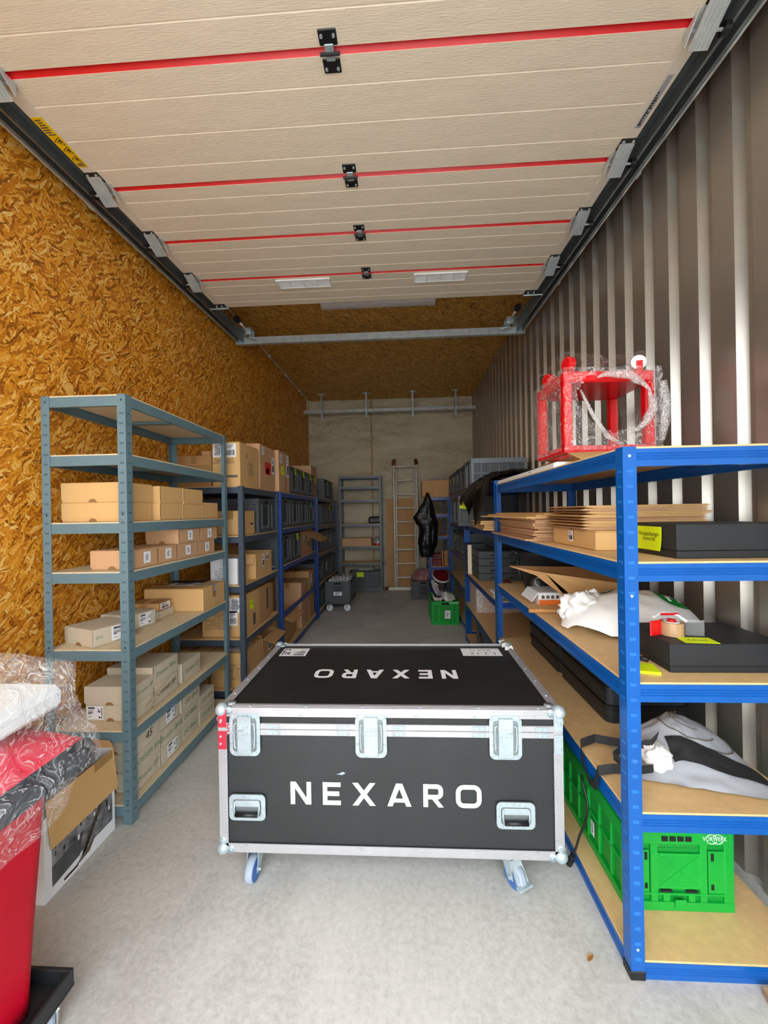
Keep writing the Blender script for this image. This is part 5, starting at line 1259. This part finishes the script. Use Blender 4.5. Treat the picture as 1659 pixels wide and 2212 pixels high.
for i in range(nu):
    for j in range(nv):
        q = (i*w_+j, (i+1)*w_+j, (i+1)*w_+j+1, i*w_+j+1)
        u, v = i/nu, j/nv
        f0.append(q)
k_ = len(m.v); m.v += vs; m.f += f0+f1; m.m += [0]*len(f0)+[1]*len(f1)
m.build('bag', ['grey_bag', 'bag_black'], tg, smooth=True)
def gus(a, b):
    u = .38+.61*a; v0, v1 = .30-.16*u+.03*math.sin(a*9)*(1-a), .62-.30*u+.02*math.sin(a*7)*(1-a)
    p = tote(u, v0+(v1-v0)*b); return (p[0], p[1]-.002, p[2]+.004)
MB().grid(gus, 40, 10).build('gusset', 'bag_black', tg, smooth=True)
def ribbon(path, w=.016):
    m = MB(); vs = []
    for p, n in path: p, n = Vector(p), Vector(n).normalized(); vs += [p-n*w, p+n*w]
    m.add(vs, [(2*i, 2*i+1, 2*i+3, 2*i+2) for i in range(len(path)-1)]); return m
ribbon([((.93, 1.52, z+.04), (0, 0, 1)), ((.86, 1.60, z+.05), (0, .2, 1)), ((.78, 1.64, z+.045), (0, .2, 1)), ((.714, 1.62, z+.035), (0, .3, 1)), ((.712, 1.60, z-.03), (0, 1, .3)), ((.712, 1.56, z-.075), (0, 1, .6)), ((.713, 1.50, z-.055), (0, .5, 1)), ((.712, 1.475, z+.02), (0, .5, 1)), ((.76, 1.465, z+.035), (0, .3, 1)), ((.85, 1.47, z+.03), (0, .2, 1))]).build('strap', 'bag_black', tg, thick=.002)
ribbon([((.95, 1.52, z+.05), (0, 0, 1)), ((.90, 1.46, z+.04), (0, 0, 1)), ((.82, 1.44, z+.045), (0, .2, 1)), ((.78, 1.50, z+.06), (0, .2, 1)), ((.84, 1.54, z+.07), (0, 0, 1)), ((.92, 1.50, z+.11), (0, 0, 1)), ((.945, 1.50, z+.14), (.3, 0, 1))], .014).build('strap', 'bag_black', tg, thick=.002)
def crump(a, b):
    an = a*6.283; ph = (b-.5)*3.14; r = .05*(1+.35*NO(math.cos(an)*2, math.sin(an)*2, ph*2, 1.5))
    return (.935+r*math.cos(ph)*math.cos(an), 1.505+1.2*r*math.cos(ph)*math.sin(an), z+.06+.9*r*math.sin(ph))
MB().grid(crump, 26, 16).build('tissue', 'white_bag', tg, smooth=True)
def arc(cx, cy, r, a0, a1, n=16):
    m = MB(); pts = []
    for k in range(n+1):
        a_ = a0+(a1-a0)*k/n; u, v = cx+r*math.cos(a_), cy+r*1.1*math.sin(a_)
        p = tote(min(.98, max(.02, u)), min(.98, max(.02, v))); pts.append((p[0], p[1], p[2]+.003))
    m.tube(pts, .0022, 4); return m
arc(.62, .72, .22, 2.4, 5.6).build('print', 'ink_soft', tg); arc(.62, .72, .12, 2.2, 5.2).build('print', 'ink_soft', tg); arc(.74, .62, .2, 4.2, 6.6).build('print', 'ink_soft', tg)
p0 = Vector(tote(.50, .70)); stuff(text('AGE', .032, 'ink_soft', tg, FR(p0+Vector((0, -.004, .010)), (1, .25, -.05), (.1, .6, .65)), 'print'))
# power cable with plug
pcb = thing('power_cable', 'black power cable hanging down past the blue shelf with its plug', 'cable', (0, 0, 0))
pts = [(.706, 1.60, .47), (.704, 1.585, .44), (.704, 1.55, .40), (.704, 1.55, .35), (.704, 1.58, .28), (.704, 1.625, .20), (.704, 1.66, .12), (.704, 1.685, .075), (.703, 1.69, .06)]
MB().tube(pts, .0045, 8).build('cable', 'black_plastic', pcb, smooth=True)
m = MB(); m.cyl((.703, 1.69, .065), (.70, 1.70, .038), .009, 10, .012); m.cyl((.70, 1.70, .038), (.694, 1.712, .005), .014, 8); m.build('plug', 'black_plastic', pcb)

# ================================================================== bright blue shelf: bottom level, green crates
z = R1L[0]
for k, y in enumerate((1.762, 2.372)):
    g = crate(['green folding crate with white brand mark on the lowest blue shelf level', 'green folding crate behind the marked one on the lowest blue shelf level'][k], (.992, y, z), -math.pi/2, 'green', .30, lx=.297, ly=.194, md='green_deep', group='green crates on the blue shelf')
    if k == 0:
        for q in [q for q in bpy.data.objects if q.parent == g and q.name.startswith('handle_opening')]: bpy.data.objects.remove(q)
        E0 = lambda u, v: EAST(.2985, u, v)
        for q in range(4): MB(E0(-.052+q*.028, .268)).box(-.011, .011, -.009, .009, 0, .0008).build('handle_slot', 'crate_hole', g)
        m = MB(EAST(.2905, 0, .145)); m.box(-.078, .078, -.065, .065, 0, .003)
        for s in (-1, 1): m.box(-.092, .092, -.0015, .0015, .003, .0046, 0, RZ(s*.68))
        po = m.build('embossed_panel', 'green', g)
        d = MB(EAST(.2936, 0, .145))
        for i in range(18):
            for j in range(14): d.box(-.07+i*.0078, -.0665+i*.0078, -.056+j*.0082, -.0525+j*.0082, 0, .0008)
        stuff(d.build('dot_relief', 'green', po))
        for s in (-1, 1):
            MB(EAST(.288, s*.145, .16)).cbox(-.04, .04, -.095, .06, 0, .006, .002).build('side_plate', 'green', g)
            MB(EAST(.2945, s*.118, .20)).box(-.005, .005, -.014, .014, 0, .0008).build('latch_hole', 'crate_hole', g)
            MB(EAST(.2945, s*.118, .09)).box(-.005, .005, -.01, .01, 0, .0008).build('latch_hole', 'crate_hole', g)
            MB(EAST(.2915, s*.045, .072)).box(-.02, .02, -.004, .004, 0, .0035).build('hinge_slot', 'crate_hole', g)
        MB(EAST(.2985, 0, .035)).cbox(-.02, .02, -.016, .012, 0, .006, .002).build('clip', 'green', g)
        m = MB(EAST(.288, 0, .062)); m.cbox(-.16, .16, -.003, .003, 0, .009, .001); m.build('lower_ledge', 'green', g)
        stuff(text('VORWERK', .023, 'white_paper', g, EAST(.2982, .125, .270), width=.085))
        for s in (-1, 1):
            for (a0, a1) in ((.45, 2.7), (3.6, 5.85)):
                MB(EAST(.2983, .125+s*.011, .270)).tube([(.019*math.cos(a0+(a1-a0)*q/10), .017*math.sin(a0+(a1-a0)*q/10), 0) for q in range(11)], .0012, 4).build('logo_arc', 'white_paper', g)
        sticker(g, FR((.05, -.1945, .1), (1, 0, 0), (0, 0, 1)), .03, .06, 'lines', 3)
# offcut of wood lying outside
t = thing('wooden_offcut', 'weathered wooden plank end lying on the floor below the blue shelf corner', 'plank', (1.345, 1.172, 0), -.2)
MB().cbox(-.25, .3, -.06, .06, 0, .028, .004).build('plank', 'wood_dark', t); MB(T(-.2, 0, .0285)).cyl((0, 0, 0), (0, 0, .002), .004, 8).build('nail_head', 'galv', t)

P0 = at(1275, 2072, Z=0); rdl = random.Random(6)
o = MB(T(P0.x, P0.y, .002) @ RZ(.7)).grid(lambda a, b: ((a-.5)*.032, (b-.5)*.016*math.sin(math.pi*(.08+.84*a)), .004*math.cos(b*5)*a+.004), 6, 4).build('dry_leaf', 'wood', thick=.0008); tag(o, 'tiny curled dry leaf on the concrete floor', 'leaf')
for (px, py, w_) in ((970, 1243, 0), (963, 1276, 1)):
    P0 = at(px, py, X=.745)
    o = ribbon([((P0.x+.0, P0.y-.02+.01*q, P0.z+.06-.04*q), (.3, 1, .2*(-1)**q)) for q in range(4)], .02).build('paper_strip', 'white_paper', thick=.002); tag(o, ['white crumpled strip tied high on the far blue shelf post', 'white crumpled strip hanging lower on the far blue shelf'][w_], 'strip')
# ================================================================== left foreground: printed box, red counter in film
pb = thing('printed_box', 'white printed carton with grey photo, torn brown flap, black hose inside', 'cardboard box', (-1.63, 1.655, 0))
w, d, h = .345, .375, .40; k = .005
m = MB(); m.box(-w/2, w/2, -d/2, d/2, 0, k, 0); m.box(-w/2, -w/2+k, -d/2, d/2, k, h); m.box(w/2-k, w/2, -d/2, d/2, k, h-.06); m.box(-w/2+k, w/2-k, -d/2, -d/2+k, k, h); m.box(-w/2+k, w/2-k, d/2-k, d/2, k, h)
m.build('body', 'white_plastic', pb)
M = EAST(w/2+.0006, 0, 0)
MB(M).box(-.155, .17, .06, .27, 0, .0006).build('photo_print', 'print_grey', pb)
MB(M).add([(-.155, .04, .0008), (-.02, .055, .0008), (.0, .15, .0008), (-.155, .12, .0008)], [(0, 1, 2, 3)]).build('photo_print', 'print_dark', pb)
m = MB(M)
rd = random.Random(2)
for q in range(40):
    x, y = rd.uniform(-.15, .16), rd.uniform(.12, .26); s = rd.uniform(.004, .014); m.box(x, min(x+s*.7, .17), y, min(y+s*1.6, .27), .0006, .0012, q % 3)
m.box(-.155, -.125, .26, .33, 0, .0012, 1); m.box(-.1, -.03, .015, .024, 0, .0012, 1)
stuff(m.build('photo_detail', ['print_dark', 'ink', 'white_paper'], pb))
m = MB(M)
for q in range(5): m.add([(-.02+q*.006, .03+q*.004, .0014), (-.012+q*.006, .03+q*.004, .0014), (.05+q*.02, .14+q*.02, .0014), (.042+q*.02, .142+q*.02, .0014)], [(0, 1, 2, 3)])
m.add([(-.05, .02, .0015), (.03, .028, .0015), (.07, .075, .0015), (.05, .07, .0015)], [(0, 1, 2, 3)])
stuff(m.build('print', 'ink_soft', pb))
m = MB(T(w/2, 0, h) @ RY(math.radians(84))); m.cbox(0, .19, -d/2+.01, d/2-.004, -.003, .003, .001); m.build('flap', 'kraft', pb)
m = MB(T(0, d/2, h)); m.add([(-w/2, 0, 0), (w/2, 0, 0), (w/2-.03, .01, .03), (-w/2+.05, .01, .05)], [(0, 1, 2, 3)]); m.build('flap', 'kraft2', pb, thick=.004)
MB(EAST(w/2+.006, .11, h-.03)).box(-.05, .06, -.16, .03, 0, .001).build('tape', 'tape', pb)
vc = thing('vacuum_cleaner', 'black round appliance with coiled hose inside the printed box', 'appliance', (-1.63, 1.675, .30))
MB(RX(-.3) @ RY(.25)).lathe([(.001, 0), (.12, .0), (.13, .03), (.13, .12), (.115, .16), (.08, .175), (.001, .18)], 30, caps=False).build('body', 'black_plastic', vc, smooth=True)
MB(RX(-.3) @ RY(.25)).lathe([(.085, .176), (.105, .18), (.105, .192), (.085, .196)], 30, caps=False).build('dial_ring', 'black_metal', vc, smooth=True)
MB(RX(-.3) @ RY(.25)).tube([(-.06, -.06, .195), (0, -.02, .205), (.06, .03, .20)], .02, 10).build('handle', 'black_metal', vc, smooth=True)
MB().tube([(.125*math.cos(q*.5), .135*math.sin(q*.5), .10+q*.004) for q in range(16)], .014, 8).build('hose', 'black_plastic', vc, smooth=True)

# trolley under the counter
tr = thing('plant_trolley', 'black tray trolley with grey castors under the red counter', 'trolley', (-1.385, .80, 0))
w, d = .67, .70; z0 = .092
m = MB(); m.box(-w/2, w/2, -d/2, d/2, z0, z0+.008); ring(m, w/2, d/2, z0+.008, z0+.055, .012); m.build('tray', 'black_board', tr)
MB().box(w/2-.06, w/2-.018, .1, .3, z0+.008, z0+.0095).build('grip_pad', 'ink', tr)
for sx in (-1, 1):
    for sy in (-1, 1):
        wv = bpy.data.objects.new('castor', None); col.objects.link(wv); wv.parent = tr; wv.location = (sx*(w/2-.03), sy*(d/2-.05), 0); wv.rotation_euler = (0, 0, .6)
        MB(T(0, 0, .038) @ RY(math.pi/2)).lathe([(.008, -.013), (.032, -.013), (.038, -.008), (.038, .008), (.032, .013), (.008, .013)], 20).build('wheel', 'rubber_grey', wv)
        m = MB(); m.box(-.018, -.0145, -.012, .012, .03, .084); m.box(.0145, .018, -.012, .012, .03, .084); m.cbox(-.025, .025, -.025, .025, .084, .092, .002); m.build('fork', 'galv', wv)
# counter
dc = thing('display_counter', 'red tapered display counter with dark rim, wrapped in clear film', 'counter', (-1.35, .80, z0+.009))
def taper(u, v):
    pass
H1 = .705
b0, b1 = (.235, .30), (.30, .30)
m = MB(); vs = []
nl = 12
for j in range(nl+1):
    t_ = j/nl; zz = H1*t_; hx = b0[0]+(b1[0]-b0[0])*t_**1.3; hy = b0[1]
    ringp = rrect(hx*2, hy*2, .05, 6)
    vs += [(p[0]*(1+.012*math.sin(i*1.7+j*.3)*(1-t_)), p[1], zz) for i, p in enumerate(ringp)]
n = len(ringp)
fs = [(j*n+i, j*n+(i+1) % n, (j+1)*n+(i+1) % n, (j+1)*n+i) for j in range(nl) for i in range(n)]+[tuple(range(n))[::-1], tuple(range(nl*n, nl*n+n))]
m.add(vs, fs); m.build('body', 'red_body', dc, smooth=True)
m = MB(); m.prism(rrect(.76, .74, .05, 6), H1, H1+.045, 2); m.build('rim', 'navyrim', dc)
m = MB(); m.prism(rrect(.70, .68, .05, 6), H1+.045, H1+.06, 2); m.build('rim_top', 'navyrim', dc)
cl = MB(); cl.grid(lambda a, b: ((a-.5)*.70, (b-.5)*.68, H1+.063+.115*(math.sin(math.pi*min(1, max(0, a*1.0)))**.35)*(math.sin(math.pi*b)**.4)*(1+.25*NO(a*3, b*3, 2))), 26, 26)
o = cl.build('red_cloth', 'red_cloth', smooth=True); o.location = dc.location; tag(o, 'bright red folded cloth on the red counter under film', 'cloth')
fm = thing('foam_slab', 'white foam slab lying on the red cloth under film', 'foam', (dc.location.x+.01, dc.location.y+.03, dc.location.z+H1+.175), rot=(-.03, .05, .10))
MB().cbox(-.33, .30, -.30, .30, 0, .075, .02).build('slab', 'foam', fm)
MB().cbox(-.25, .05, -.20, .10, .075, .09, .005).build('cardboard_liner', 'kraft2', fm)
def wrap(a, b):
    an = a*2*math.pi
    prof = [(.33, H1-.14), (.36, H1-.04), (.40, H1-.006), (.405, H1+.05), (.375, H1+.14), (.36, H1+.20), (.36, H1+.295), (.26, H1+.36), (.12, H1+.41), (.02, H1+.43)]
    f = b*(len(prof)-1); i = min(int(f), len(prof)-2); t_ = f-i
    r = prof[i][0]*(1-t_)+prof[i+1][0]*t_; zz = prof[i][1]*(1-t_)+prof[i+1][1]*t_
    sq = 1/max(abs(math.cos(an)), abs(math.sin(an)))**.9
    cr = 1+.022*NO(math.cos(an)*4, math.sin(an)*4, b*7, 1.6)+.012*NO(math.cos(an)*12, math.sin(an)*12, b*14)
    return (r*sq*cr*math.cos(an), r*sq*.97*cr*math.sin(an), zz+.012*NO(math.cos(an)*3, math.sin(an)*3, b*4))
MB().grid(wrap, 110, 60).build('wrap_film', 'film', dc, smooth=True)
